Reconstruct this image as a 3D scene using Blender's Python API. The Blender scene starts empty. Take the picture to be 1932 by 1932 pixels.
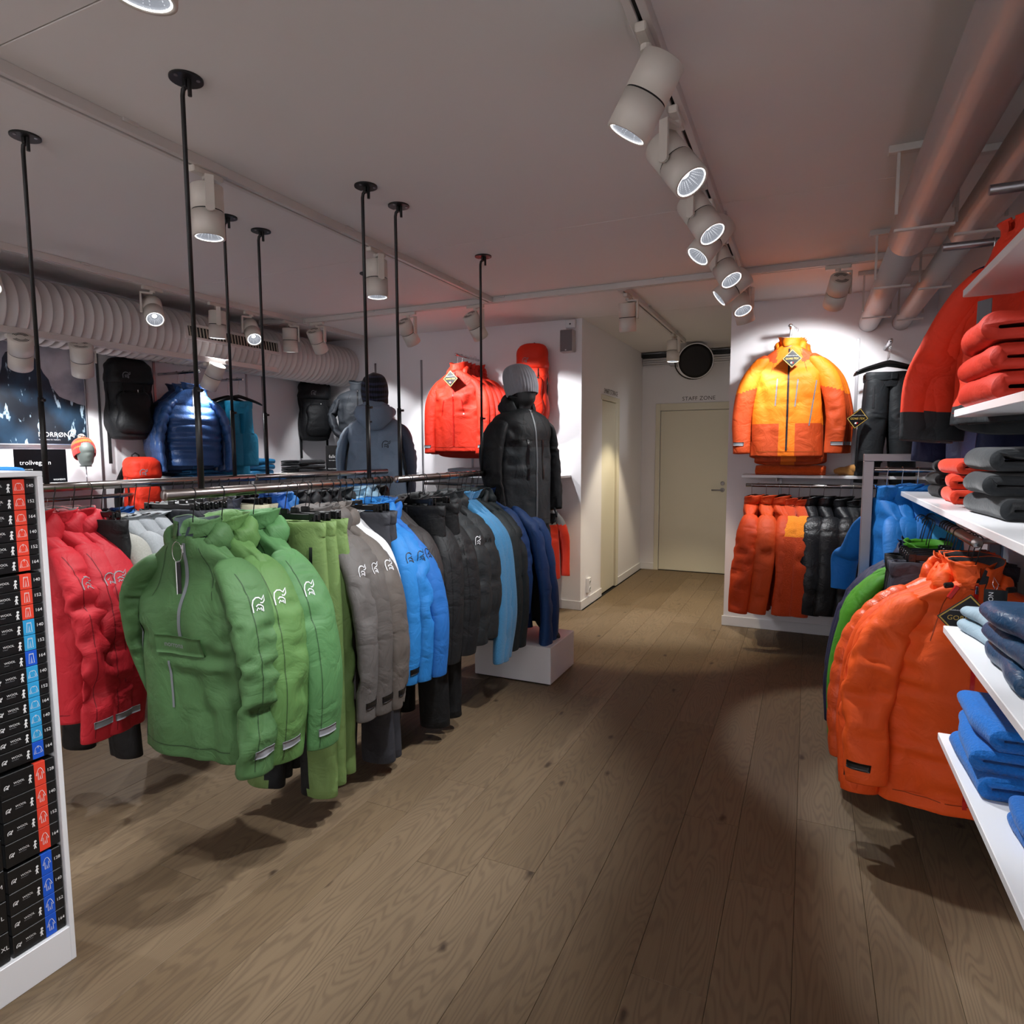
import bpy, math, random
import numpy as np
from mathutils import Vector, Matrix
from mathutils.bvhtree import BVHTree

S = bpy.context.scene
COL = S.collection
PI = math.pi
RND = random.Random(7)

# ------------------------------------------------------------------ camera, world, exposure
cam_d = bpy.data.cameras.new('camera')
cam = bpy.data.objects.new('camera', cam_d)
COL.objects.link(cam)
cam_d.sensor_width = 36.0
cam_d.lens = 36.0 * 1217.0 / 1932.0
cam_d.clip_start = 0.02
R_ = Matrix.Rotation(math.radians(24.61), 4, 'Z') @ Matrix.Rotation(math.radians(90 - 5.34), 4, 'X') @ Matrix.Rotation(math.radians(-0.2), 4, 'Z')
cam.matrix_world = Matrix.Translation((0, 0, 1.5)) @ R_
S.camera = cam
w = bpy.data.worlds.new('world'); S.world = w
w.use_nodes = True
w.node_tree.nodes['Background'].inputs[0].default_value = (0.5, 0.5, 0.52, 1)
w.node_tree.nodes['Background'].inputs[1].default_value = 0.02
S.view_settings.view_transform = 'Standard'
S.view_settings.look = 'None'
S.view_settings.exposure = 0.0
S.view_settings.gamma = 1.0
S.view_settings.use_curve_mapping = False
S.cycles.max_bounces = 6
S.cycles.diffuse_bounces = 5
S.cycles.glossy_bounces = 2
S.cycles.use_adaptive_sampling = True
S.cycles.adaptive_threshold = .03
S.cycles.sample_clamp_indirect = 6.0
LIGHT_GAIN = 1.0

# ------------------------------------------------------------------ materials
def lin(c):
    if isinstance(c, str):
        c = [int(c[i:i + 2], 16) / 255 for i in (0, 2, 4)]
    return tuple((x / 12.92 if x <= .04045 else ((x + .055) / 1.055) ** 2.4) for x in c) + (1.0,)

MATS = {}
def new_mat(name):
    m = bpy.data.materials.new(name); m.use_nodes = True
    nt = m.node_tree; b = nt.nodes['Principled BSDF']
    return m, nt, b

def paint(name, col, rough=.5, metal=0.0, bump=0.0, scale=60, spec=.5):
    if name in MATS: return MATS[name]
    m, nt, b = new_mat(name)
    b.inputs['Base Color'].default_value = lin(col)
    b.inputs['Roughness'].default_value = rough
    b.inputs['Metallic'].default_value = metal
    b.inputs['Specular IOR Level'].default_value = spec
    if bump:
        tc = nt.nodes.new('ShaderNodeTexCoord'); n = nt.nodes.new('ShaderNodeTexNoise')
        n.inputs['Scale'].default_value = scale; n.inputs['Detail'].default_value = 3
        bp = nt.nodes.new('ShaderNodeBump'); bp.inputs['Strength'].default_value = bump; bp.inputs['Distance'].default_value = .002
        nt.links.new(tc.outputs['Object'], n.inputs['Vector'])
        nt.links.new(n.outputs['Fac'], bp.inputs['Height']); nt.links.new(bp.outputs['Normal'], b.inputs['Normal'])
    MATS[name] = m
    return m

def fabric(col, kind='shell'):
    """cloth: shell (nylon), puffer (shiny nylon), fleece, knit, cotton, rib (ribbed knit)"""
    key = 'cloth_%s_%s' % (kind, col)
    if key in MATS: return MATS[key]
    m, nt, b = new_mat(key)
    L = nt.links
    tc = nt.nodes.new('ShaderNodeTexCoord')
    c = lin(col)
    n1 = nt.nodes.new('ShaderNodeTexNoise'); n1.inputs['Scale'].default_value = {'fleece': 170, 'knit': 210, 'cotton': 150}.get(kind, 9)
    n1.inputs['Detail'].default_value = 4; n1.inputs['Roughness'].default_value = .6
    L.new(tc.outputs['Object'], n1.inputs['Vector'])
    mix = nt.nodes.new('ShaderNodeMix'); mix.data_type = 'RGBA'
    amt = {'fleece': .35, 'knit': .55, 'cotton': .22}.get(kind, .12)
    mix.inputs[6].default_value = tuple(x * (1 - amt) for x in c[:3]) + (1,)
    mix.inputs[7].default_value = tuple(min(1, x * (1 + amt)) for x in c[:3]) + (1,)
    L.new(n1.outputs['Fac'], mix.inputs[0])
    L.new(mix.outputs[2], b.inputs['Base Color'])
    b.inputs['Roughness'].default_value = {'shell': .62, 'puffer': .38, 'rib': .9}.get(kind, .92)
    b.inputs['Specular IOR Level'].default_value = {'shell': .3, 'puffer': .45}.get(kind, .15)
    if kind in ('fleece', 'knit', 'cotton', 'rib'):
        b.inputs['Sheen Weight'].default_value = .15; b.inputs['Sheen Roughness'].default_value = .6
    # fine creases of the cloth
    n2 = nt.nodes.new('ShaderNodeTexNoise'); n2.inputs['Scale'].default_value = {'shell': 9, 'puffer': 26, 'fleece': 120, 'knit': 160, 'cotton': 90, 'rib': 100}[kind]
    n2.inputs['Detail'].default_value = 5; n2.inputs['Distortion'].default_value = .7 if kind in ('shell', 'puffer') else 0
    L.new(tc.outputs['Object'], n2.inputs['Vector'])
    src = n2.outputs['Fac']
    if kind in ('shell', 'puffer'):
        mt = nt.nodes.new('ShaderNodeMath'); mt.operation = 'SUBTRACT'; mt.inputs[1].default_value = .5
        ab = nt.nodes.new('ShaderNodeMath'); ab.operation = 'ABSOLUTE'
        L.new(src, mt.inputs[0]); L.new(mt.outputs[0], ab.inputs[0]); src = ab.outputs[0]
    bp = nt.nodes.new('ShaderNodeBump'); bp.inputs['Strength'].default_value = {'shell': .55, 'puffer': .6, 'fleece': .8}.get(kind, .5)
    bp.inputs['Distance'].default_value = {'shell': .022, 'puffer': .012, 'fleece': .006}.get(kind, .003)
    L.new(src, bp.inputs['Height']); L.new(bp.outputs['Normal'], b.inputs['Normal'])
    MATS[key] = m
    return m

def glow(name, col, s, base=None):
    if name in MATS: return MATS[name]
    m, nt, b = new_mat(name)
    b.inputs['Base Color'].default_value = lin(base or col)
    b.inputs['Emission Color'].default_value = lin(col)
    b.inputs['Emission Strength'].default_value = s
    m.cycles.emission_sampling = 'NONE'      # the spot lamp in front carries the light
    MATS[name] = m
    return m

def wood_mat():
    m, nt, b = new_mat('oiled_oak')
    L = nt.links; N = nt.nodes.new
    geo = N('ShaderNodeNewGeometry'); oi = N('ShaderNodeObjectInfo')
    rnd = N('ShaderNodeMath'); rnd.operation = 'MULTIPLY'; rnd.inputs[1].default_value = 57.0
    L.new(oi.outputs['Random'], rnd.inputs[0])
    cmb = N('ShaderNodeCombineXYZ'); L.new(rnd.outputs[0], cmb.inputs[0]); L.new(rnd.outputs[0], cmb.inputs[1]); L.new(rnd.outputs[0], cmb.inputs[2])
    add = N('ShaderNodeVectorMath'); L.new(geo.outputs['Position'], add.inputs[0]); L.new(cmb.outputs[0], add.inputs[1])
    sc = N('ShaderNodeVectorMath'); sc.operation = 'MULTIPLY'; sc.inputs[1].default_value = (1.0, .14, 1.0)
    L.new(add.outputs[0], sc.inputs[0])
    # long distortion -> cathedral grain
    n0 = N('ShaderNodeTexNoise'); n0.inputs['Scale'].default_value = 5.5; n0.inputs['Detail'].default_value = 2.5
    L.new(sc.outputs[0], n0.inputs['Vector'])
    mul = N('ShaderNodeMath'); mul.operation = 'MULTIPLY'; mul.inputs[1].default_value = 210
    L.new(n0.outputs['Fac'], mul.inputs[0])
    sn = N('ShaderNodeMath'); sn.operation = 'SINE'; L.new(mul.outputs[0], sn.inputs[0])
    ring = N('ShaderNodeMapRange'); ring.inputs[1].default_value = -.2; ring.inputs[2].default_value = 1.0; ring.inputs[3].default_value = 0; ring.inputs[4].default_value = 1
    L.new(sn.outputs[0], ring.inputs[0])
    # fine straight fibres
    sc2 = N('ShaderNodeVectorMath'); sc2.operation = 'MULTIPLY'; sc2.inputs[1].default_value = (190, 5.0, 1)
    L.new(add.outputs[0], sc2.inputs[0])
    n1 = N('ShaderNodeTexNoise'); n1.inputs['Scale'].default_value = 1.0; n1.inputs['Detail'].default_value = 4
    L.new(sc2.outputs[0], n1.inputs['Vector'])
    # mottling
    n2 = N('ShaderNodeTexNoise'); n2.inputs['Scale'].default_value = 2.6; n2.inputs['Detail'].default_value = 4
    sc3 = N('ShaderNodeVectorMath'); sc3.operation = 'MULTIPLY'; sc3.inputs[1].default_value = (1, .35, 1)
    L.new(add.outputs[0], sc3.inputs[0]); L.new(sc3.outputs[0], n2.inputs['Vector'])
    def mixc(f, a, bcol, fs=None):
        x = N('ShaderNodeMix'); x.data_type = 'RGBA'
        if f is not None:
            if fs is not None:
                k = N('ShaderNodeMath'); k.operation = 'MULTIPLY'; k.inputs[1].default_value = fs; L.new(f, k.inputs[0]); f = k.outputs[0]
            L.new(f, x.inputs[0])
        for i, v in ((6, a), (7, bcol)):
            if isinstance(v, tuple): x.inputs[i].default_value = v
            else: L.new(v, x.inputs[i])
        return x.outputs[2]
    c = mixc(oi.outputs['Random'], lin('69573f'), lin('7c6a53'))
    c = mixc(n2.outputs['Fac'], c, lin('5f4e3c'), .55)
    c = mixc(ring.outputs[0], c, lin('45362a'), .42)
    c = mixc(n1.outputs['Fac'], c, lin('8c7a64'), .35)
    # knots
    sk = N('ShaderNodeVectorMath'); sk.operation = 'MULTIPLY'; sk.inputs[1].default_value = (2.6, 1.25, 1)
    L.new(add.outputs[0], sk.inputs[0])
    nd = N('ShaderNodeTexNoise'); nd.inputs['Scale'].default_value = 14; L.new(add.outputs[0], nd.inputs['Vector'])
    ad2 = N('ShaderNodeVectorMath'); ad2.operation = 'MULTIPLY_ADD'
    L.new(nd.outputs['Color'], ad2.inputs[0]); ad2.inputs[1].default_value = (.09, .09, .09); L.new(sk.outputs[0], ad2.inputs[2])
    vo = N('ShaderNodeTexVoronoi'); vo.inputs['Scale'].default_value = 1.0; vo.voronoi_dimensions = '2D'
    L.new(ad2.outputs[0], vo.inputs['Vector'])
    mr = N('ShaderNodeMapRange'); mr.inputs[1].default_value = .012; mr.inputs[2].default_value = .045; mr.inputs[3].default_value = 1; mr.inputs[4].default_value = 0
    L.new(vo.outputs['Distance'], mr.inputs[0])
    sep = N('ShaderNodeSeparateColor'); L.new(vo.outputs['Color'], sep.inputs[0])
    gt = N('ShaderNodeMath'); gt.operation = 'GREATER_THAN'; gt.inputs[1].default_value = .45; L.new(sep.outputs[0], gt.inputs[0])
    kk = N('ShaderNodeMath'); kk.operation = 'MULTIPLY'; L.new(mr.outputs[0], kk.inputs[0]); L.new(gt.outputs[0], kk.inputs[1])
    c = mixc(kk.outputs[0], c, lin('33261d'), .85)
    L.new(c, b.inputs['Base Color'])
    b.inputs['Roughness'].default_value = .55
    b.inputs['Specular IOR Level'].default_value = .3
    bp = N('ShaderNodeBump'); bp.inputs['Strength'].default_value = .12; bp.inputs['Distance'].default_value = .002
    L.new(n1.outputs['Fac'], bp.inputs['Height']); L.new(bp.outputs['Normal'], b.inputs['Normal'])
    return m

M_WOOD = wood_mat()
M_WALL = paint('white_wall_paint', 'e4e2e5', .75, bump=.05, scale=120)
M_CEIL = paint('ceiling_paint', 'd9d5d3', .85, bump=.05, scale=90)
M_CREAM = paint('cream_door_paint', 'd8d3c0', .55)
M_TRIM = paint('white_trim', 'dedde0', .4)
M_WHITE = paint('white_lacquer', 'e6e7ea', .28)
M_SPOT = paint('spot_white', 'cfc8bf', .42)
M_RAILW = paint('track_white', 'c9c3bf', .45)
M_BLACK = paint('black_plastic', '0c0c0d', .35)
M_BLACKM = paint('black_steel', '0b0b0c', .45, metal=.0)
M_STEEL = paint('brushed_steel', 'a39a96', .26, metal=1)
M_CHROME = paint('chrome', 'd5d5d8', .15, metal=1)
M_ALU = paint('satin_aluminium', '9a989c', .42, metal=.9)
M_GALV = paint('duct_paint', 'd3cdca', .5)
M_PIPE = paint('pipe_grey', 'b5b0af', .45, metal=.0)
M_PRINTW = paint('white_print', 'f2f2f2', .6)
M_PRINTG = paint('grey_print', 'a9aaae', .6)
M_DARKP = paint('dark_print', '2c2a28', .6)
M_GOLD = paint('gold_print', 'c9a94e', .45)
M_TAGB = paint('black_card', '121214', .4)
M_EMBW = paint('white_thread', 'd9dbe0', .6)
M_EMBB = paint('black_thread', '0d1014', .6)
M_EMBG = paint('grey_thread', '7d7f84', .6)
M_ZIPG = paint('grey_zip', '6d7276', .4)
M_ZIPB = paint('black_zip', '15161a', .35)
M_ZIPR = paint('red_zip', 'c3190f', .3)
M_DARK = paint('dark_gap', '0a0a0b', .8)
M_LINING = fabric('3b4046', 'cotton')

# ------------------------------------------------------------------ object helpers
def link(o):
    COL.objects.link(o); return o

def raw(name, V, F, mats, parent=None, smooth=False, midx=None):
    me = bpy.data.meshes.new(name)
    V = np.asarray(V, dtype=float)
    me.from_pydata(V.tolist(), [], [tuple(int(i) for i in f) for f in F])
    if not isinstance(mats, (list, tuple)): mats = [mats]
    for m in mats: me.materials.append(m)
    if midx is not None: me.polygons.foreach_set('material_index', np.asarray(midx, dtype=np.int32))
    if smooth: me.polygons.foreach_set('use_smooth', np.ones(len(me.polygons), dtype=bool))
    me.update()
    o = link(bpy.data.objects.new(name, me))
    if parent is not None: o.parent = parent
    return o

def tag(o, label=None, cat=None, group=None, kind=None):
    if label: o['label'] = label
    if cat: o['category'] = cat
    if group: o['group'] = group
    if kind: o['kind'] = kind
    return o

def thing(name, label, cat, loc=(0, 0, 0), rot=0.0, group=None, parent=None):
    if parent is not None: label = cat = group = None
    o = link(bpy.data.objects.new(name, None)); o.empty_display_size = .05
    o.location = loc
    o.rotation_euler = rot if isinstance(rot, (tuple, list)) else (0, 0, rot)
    if parent is not None: o.parent = parent
    return tag(o, label, cat, group)

def frame_from(axis):
    a = Vector(axis).normalized()
    ref = Vector((0, 0, 1)) if abs(a.z) < .95 else Vector((0, 1, 0))
    u = ref.cross(a).normalized(); v = a.cross(u)
    return u, v, a

class MB:
    def __init__(self): self.v = []; self.f = []; self.sm = []
    def add(self, V, F, M=None):
        n = len(self.v)
        if M is not None: V = [tuple(M @ Vector(p)) for p in V]
        self.v += [tuple(p) for p in V]; self.f += [tuple(i + n for i in f) for f in F]
        return self
    def box(self, a, b, bev=0.0, M=None):
        lo = [min(a[i], b[i]) for i in range(3)]; hi = [max(a[i], b[i]) for i in range(3)]
        if bev <= 0:
            V = [(x, y, z) for x in (lo[0], hi[0]) for y in (lo[1], hi[1]) for z in (lo[2], hi[2])]
            F = [(0, 1, 3, 2), (4, 6, 7, 5), (0, 4, 5, 1), (2, 3, 7, 6), (0, 2, 6, 4), (1, 5, 7, 3)]
            return self.add(V, F, M)
        bev = min(bev, *[(hi[i] - lo[i]) * .49 for i in range(3)])
        V = []; idx = {}
        for sx in (0, 1):
            for sy in (0, 1):
                for sz in (0, 1):
                    s = (sx, sy, sz)
                    for ax in range(3):
                        p = []
                        for i in range(3):
                            e = hi[i] if s[i] else lo[i]
                            if i != ax: e += (-bev if s[i] else bev)
                            p.append(e)
                        idx[(s, ax)] = len(V); V.append(tuple(p))
        F = []
        for ax in range(3):
            o1, o2 = [i for i in range(3) if i != ax]
            for sd in (0, 1):
                q = []
                for (p, r) in ((0, 0), (1, 0), (1, 1), (0, 1)):
                    s = [0, 0, 0]; s[ax] = sd; s[o1] = p; s[o2] = r
                    q.append(idx[(tuple(s), ax)])
                flip = (sd == 0) ^ (ax == 1)
                F.append(tuple(q[::-1] if flip else q))
            for p in (0, 1):
                for r in (0, 1):
                    s0 = [0, 0, 0]; s0[o1] = p; s0[o2] = r; s1 = list(s0); s1[ax] = 1
                    F.append((idx[(tuple(s0), o1)], idx[(tuple(s0), o2)], idx[(tuple(s1), o2)], idx[(tuple(s1), o1)]))
        for sx in (0, 1):
            for sy in (0, 1):
                for sz in (0, 1):
                    s = (sx, sy, sz); F.append((idx[(s, 0)], idx[(s, 1)], idx[(s, 2)]))
        return self.add(V, F, M)
    def ring_loft(self, rings, cap0=True, cap1=True):
        n = len(rings[0]); V = [p for r in rings for p in r]; F = []
        for i in range(len(rings) - 1):
            for j in range(n):
                k = (j + 1) % n
                F.append((i * n + j, i * n + k, (i + 1) * n + k, (i + 1) * n + j))
        if cap0: F.append(tuple(range(n))[::-1])
        if cap1: F.append(tuple((len(rings) - 1) * n + j for j in range(n)))
        return self.add(V, F)
    def cyl(self, p0, p1, r0, r1=None, n=16, cap0=True, cap1=True):
        r1 = r0 if r1 is None else r1
        u, v, a = frame_from(Vector(p1) - Vector(p0))
        rings = []
        for p, r in ((p0, r0), (p1, r1)):
            rings.append([tuple(Vector(p) + u * (r * math.cos(t)) + v * (r * math.sin(t))) for t in [2 * PI * j / n for j in range(n)]])
        return self.ring_loft(rings, cap0, cap1)
    def lathe(self, prof, p0, axis, n=24, cap0=True, cap1=True):
        u, v, a = frame_from(axis); rings = []
        for h, r in prof:
            rings.append([tuple(Vector(p0) + a * h + u * (r * math.cos(t)) + v * (r * math.sin(t))) for t in [2 * PI * j / n for j in range(n)]])
        return self.ring_loft(rings, cap0, cap1)
    def tube(self, pts, r, n=8, closed=False):
        pts = [Vector(p) for p in pts]; rings = []
        m = len(pts); u = None
        for i, p in enumerate(pts):
            t = (pts[min(i + 1, m - 1)] - pts[max(i - 1, 0)]).normalized()
            if u is None: u, v, _ = frame_from(t)
            u = (u - t * u.dot(t)).normalized(); v = t.cross(u)
            rr = r[i] if isinstance(r, (list, tuple)) else r
            rings.append([tuple(p + u * (rr * math.cos(a)) + v * (rr * math.sin(a))) for a in [2 * PI * j / n for j in range(n)]])
        return self.ring_loft(rings)
    def prism(self, poly, d0, d1, ax=2):
        def P(p, d):
            q = list(p); q.insert(ax, d); return tuple(q)
        n = len(poly); V = [P(p, d0) for p in poly] + [P(p, d1) for p in poly]
        F = [tuple(range(n))[::-1], tuple(range(n, 2 * n))] + [(i, (i + 1) % n, n + (i + 1) % n, n + i) for i in range(n)]
        return self.add(V, F)
    def build(self, name, m, parent=None, smooth=False):
        return raw(name, self.v, self.f, m, parent, smooth)

def bake_loc(o):
    """move a single-mesh thing's origin to its base centre"""
    me = o.data; n = len(me.vertices); co = np.empty(n * 3); me.vertices.foreach_get('co', co); co = co.reshape(-1, 3)
    c = np.array([(co[:, 0].min() + co[:, 0].max()) / 2, (co[:, 1].min() + co[:, 1].max()) / 2, co[:, 2].min()])
    me.vertices.foreach_set('co', (co - c).ravel()); o.location = Vector(c) + Vector(o.location); me.update()
    return o

# ------------------------------------------------------------------ text -> flat meshes (made while the scene is small)
TXT = {}
def text2d(s, spacing=1.0):
    k = (s, spacing)
    if k in TXT: return TXT[k]
    cu = bpy.data.curves.new('t', 'FONT'); cu.body = s; cu.size = 1.0; cu.align_x = 'LEFT'; cu.space_character = spacing
    cu.resolution_u = 3
    o = link(bpy.data.objects.new('t', cu)); bpy.context.view_layer.update()
    dg = bpy.context.evaluated_depsgraph_get()
    ev = o.evaluated_get(dg); me = ev.to_mesh()
    V = np.array([v.co[:2] for v in me.vertices]).reshape(-1, 2); F = [tuple(p.vertices) for p in me.polygons]
    ev.to_mesh_clear(); bpy.data.objects.remove(o); bpy.data.curves.remove(cu)
    V = V - V.min(0)
    h = V[:, 1].max()
    TXT[k] = (V, F)
    return TXT[k]
for s_ in ['STAFF ZONE', 'SMART STORAGE', 'NORRØNA', 'Welcome to nature', 'trollveggen', 'falketind', "WOMEN'S", "MEN'S", 'MOUNTAINEERING', 'lightweight mountaineering',
           'GORE-TEX', 'GUARANTEED TO KEEP YOU DRY', 'norrona', 'WOOL', 'Round Neck Jr', 'Zip Neck Jr', 'Longs Jr', 'One Piece Jr', '128', '140', '152', '164', 'S', 'M', 'L', 'XL', 'mountaineering']:
    text2d(s_)

def put_text(name, s, org, ux, uy, height, m, parent=None, align='l', off=0.0, cap=True, spacing=1.0):
    """flat print of a text; height is that of a capital letter; org is its lower left corner"""
    V, F = text2d(s, spacing); k = height / .70
    ux = np.array(ux, float); uy = np.array(uy, float); nrm = np.cross(ux, uy)
    W_ = V[:, 0].max() * k
    x0 = {'l': 0, 'c': -W_ / 2, 'r': -W_}[align]
    P = np.array(org, float)[None] + (V[:, :1] * k + x0) * ux[None] + V[:, 1:2] * k * uy[None] + nrm[None] * off
    return raw(name, P, F, m, parent)

EMBLEM = [[(.0, .08), (.0, .55), (.12, .82), (.36, .95), (.6, .92), (.78, .76), (1.05, .98), (.98, .68), (.8, .56), (.62, .6)],
          [(.24, .42), (.42, .52), (.62, .46), (.76, .34), (.73, .04)],
          [(.26, .16), (.38, .32), (.5, .2), (.6, .3), (.64, .1)]]
def ribbon2d(polys, wd):
    V = []; F = []
    for pl in polys:
        pl = np.array(pl, float); n = len(pl); b = len(V)
        for i in range(n):
            t = pl[min(i + 1, n - 1)] - pl[max(i - 1, 0)]; t = t / (np.linalg.norm(t) + 1e-9)
            nn = np.array([-t[1], t[0]]) * wd / 2
            V += [pl[i] - nn, pl[i] + nn]
        F += [(b + 2 * i, b + 2 * i + 2, b + 2 * i + 3, b + 2 * i + 1) for i in range(n - 1)]
    return np.array(V), F

# ------------------------------------------------------------------ noise
def vn(P, seed=0):
    P = np.asarray(P, float) + 1000.0
    i = np.floor(P).astype(np.int64); f = P - i; f = f * f * (3 - 2 * f)
    def h(a, b, c):
        x = (a * 374761393 + b * 668265263 + c * 2147483647 + seed * 1274126177) & 0xffffffff
        x = ((x ^ (x >> 13)) * 1274126177) & 0xffffffff
        return ((x ^ (x >> 16)) & 0xffff) / 65535.0
    r = 0
    for dx in (0, 1):
        for dy in (0, 1):
            for dz in (0, 1):
                wgt = (f[..., 0] if dx else 1 - f[..., 0]) * (f[..., 1] if dy else 1 - f[..., 1]) * (f[..., 2] if dz else 1 - f[..., 2])
                r = r + wgt * h(i[..., 0] + dx, i[..., 1] + dy, i[..., 2] + dz)
    return r * 2 - 1
def ridge(P, seed=0):
    return 1 - 2 * np.abs(vn(P, seed))

def grid_normals(P):
    du = np.roll(P, -1, 1) - np.roll(P, 1, 1)
    dv = np.gradient(P, axis=0)
    n = np.cross(du, dv); n /= (np.linalg.norm(n, axis=2, keepdims=True) + 1e-9)
    c = P.mean(1, keepdims=True)
    s = np.sign(((P - c) * n).sum(2).mean())
    return n * (s if s else 1)

def grid_faces(nv, nu, closed=True, b=0):
    F = []
    m = nu if closed else nu - 1
    for i in range(nv - 1):
        r = b + i * nu
        for j in range(m):
            k = (j + 1) % nu
            F.append((r + j, r + k, r + nu + k, r + nu + j))
    return F

def sm_interp(x, xs, ys):
    """smooth interpolation through keys (cubic hermite)"""
    xs = np.array(xs, float); ys = np.array(ys, float)
    d = np.gradient(ys, xs)
    i = np.clip(np.searchsorted(xs, x) - 1, 0, len(xs) - 2)
    h = xs[i + 1] - xs[i]; t = np.clip((x - xs[i]) / h, 0, 1)
    return (2 * t**3 - 3 * t**2 + 1) * ys[i] + (t**3 - 2 * t**2 + t) * h * d[i] + (-2 * t**3 + 3 * t**2) * ys[i + 1] + (t**3 - t**2) * h * d[i + 1]

def crumple(P, ev=.06, eu=.03, it=120, k=.03, bend=.25, seed=0, wgt=None, noise=.004, nf=22):
    """wrinkle a closed cloth tube: its threads are a little too long for the shape it hangs on, so it buckles"""
    nv, nu = P.shape[:2]
    X = P.copy(); N = grid_normals(P)
    X += N * ((vn((P + seed) * (nf, nf, nf * .8), seed) + .6 * vn((P + seed) * (nf * .4, nf * .4, nf * .25), seed + 1)) * noise)[..., None] * (1 if wgt is None else wgt[..., None])
    W = np.ones((nv, nu)) if wgt is None else wgt * np.ones((nv, nu))
    def L(a, b): return np.linalg.norm(a - b, axis=-1)
    RU = L(np.roll(P, -1, 1), P) * (1 + eu * W)
    RV = L(P[1:], P[:-1]) * (1 + ev * (W[1:] + W[:-1]) / 2)
    RD = L(np.roll(P, -1, 1)[1:], P[:-1]) * (1 + (eu + ev) / 2 * W[1:])
    RE = L(np.roll(P, 1, 1)[1:], P[:-1]) * (1 + (eu + ev) / 2 * W[1:])
    RU2 = L(np.roll(P, -2, 1), P) * (1 + eu * W * .6); RV2 = L(P[2:], P[:-2]) * (1 + ev * W[1:-1] * .6)
    def cor(a, b, r, s):
        d = b - a; l = np.sqrt((d * d).sum(-1)) + 1e-9
        return d * (s * (l - r) / l)[..., None]
    for n in range(it):
        X += (P - X) * k
        D = np.zeros_like(X)
        c = cor(X, np.roll(X, -1, 1), RU, .30); D += c; D -= np.roll(c, 1, 1)
        c = cor(X[:-1], X[1:], RV, .30); D[:-1] += c; D[1:] -= c
        Xr = np.roll(X, -1, 1); c = cor(X[:-1], Xr[1:], RD, .13); D[:-1] += c; D[1:] -= np.roll(c, 1, 1)
        Xl = np.roll(X, 1, 1); c = cor(X[:-1], Xl[1:], RE, .13); D[:-1] += c; D[1:] -= np.roll(c, -1, 1)
        c = cor(X, np.roll(X, -2, 1), RU2, .16 * bend); D += c; D -= np.roll(c, 2, 1)
        c = cor(X[:-2], X[2:], RV2, .16 * bend); D[:-2] += c; D[2:] -= c
        X += D
    return X

def upsample(Dc, vi, nv, nu):
    """smooth enlargement of a displacement grid (rows at vi, columns evenly spaced, periodic)"""
    m = Dc.shape[1]; x = np.arange(nu) * m / nu; i = np.floor(x).astype(int); f = (x - i)[None, :, None]
    g = lambda o: Dc[:, (i + o) % m]
    A = g(0) + .5 * f * (g(1) - g(-1) + f * (2 * g(-1) - 5 * g(0) + 4 * g(1) - g(2) + f * (3 * (g(0) - g(1)) + g(2) - g(-1))))
    y = np.interp(np.arange(nv), vi, np.arange(len(vi))); j = np.clip(np.floor(y).astype(int), 0, len(vi) - 2); h = (y - j)[:, None, None]
    q = lambda o: A[np.clip(j + o, 0, len(vi) - 1)]
    return q(0) + .5 * h * (q(1) - q(-1) + h * (2 * q(-1) - 5 * q(0) + 4 * q(1) - q(2) + h * (3 * (q(0) - q(1)) + q(2) - q(-1))))

def crumple_ms(P, ev, eu, it, k, bend, seed, wgt, noise, sv=.034, fine=True):
    """big folds on a coarse copy of the cloth, then finer creases"""
    nv, nu = P.shape[:2]
    wg = wgt * np.ones((nv, nu))
    len_v = np.linalg.norm(np.diff(P, axis=0), axis=-1).sum(0).mean(); len_u = np.linalg.norm(np.roll(P, -1, 1) - P, axis=-1).sum(1).mean()
    for lv, (s_, e, nz, b_) in enumerate(((sv, 1.0, noise * 2.2, bend), (sv * .5, .5, noise * .6, bend))):
        mv = max(6, int(len_v / s_)); mu = max(8, int(len_u / s_))
        if mv > nv * .8 or mu > nu * .8:
            if lv: break
            mv = min(mv, int(nv * .8)); mu = min(mu, int(nu * .8))
        vi = np.round(np.linspace(0, nv - 1, mv)).astype(int); ui = np.round(np.arange(mu) * nu / mu).astype(int)
        Pc = P[vi][:, ui]
        X = crumple(Pc, ev * e, eu * e, it if lv == 0 else it // 2, k, b_, seed + 31 * lv, wg[vi][:, ui], nz, 11 if lv == 0 else 22)
        P = P + upsample(X - Pc, vi, nv, nu)
        if not fine: break
    return P

def tube_path(path, ra, rb, nv, nu, ref=(0, 1, 0)):
    """path: key points (n,3); ra radius along ref direction, rb across; returns grid (nv,nu,3) and centres"""
    path = np.array(path, float); s = np.linspace(0, 1, len(path)); t = np.linspace(0, 1, nv)
    C = np.stack([sm_interp(t, s, path[:, i]) for i in range(3)], 1)
    A = sm_interp(t, np.linspace(0, 1, len(ra)), ra); B = sm_interp(t, np.linspace(0, 1, len(rb)), rb)
    T = np.gradient(C, axis=0); T /= np.linalg.norm(T, axis=1, keepdims=True)
    r = np.array(ref, float)[None]
    U = r - T * (T * r).sum(1, keepdims=True); U /= np.linalg.norm(U, axis=1, keepdims=True)
    W = np.cross(T, U)
    th = np.linspace(0, 2 * PI, nu, endpoint=False)
    P = C[:, None] + U[:, None] * (A[:, None] * np.cos(th)[None])[..., None] + W[:, None] * (B[:, None] * np.sin(th)[None])[..., None]
    return P, C

# ------------------------------------------------------------------ garments (local frame: origin on the rail axis, x along the hanger, front towards -y)
def bvh_of(V, F): return BVHTree.FromPolygons([tuple(p) for p in V], F)

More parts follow.
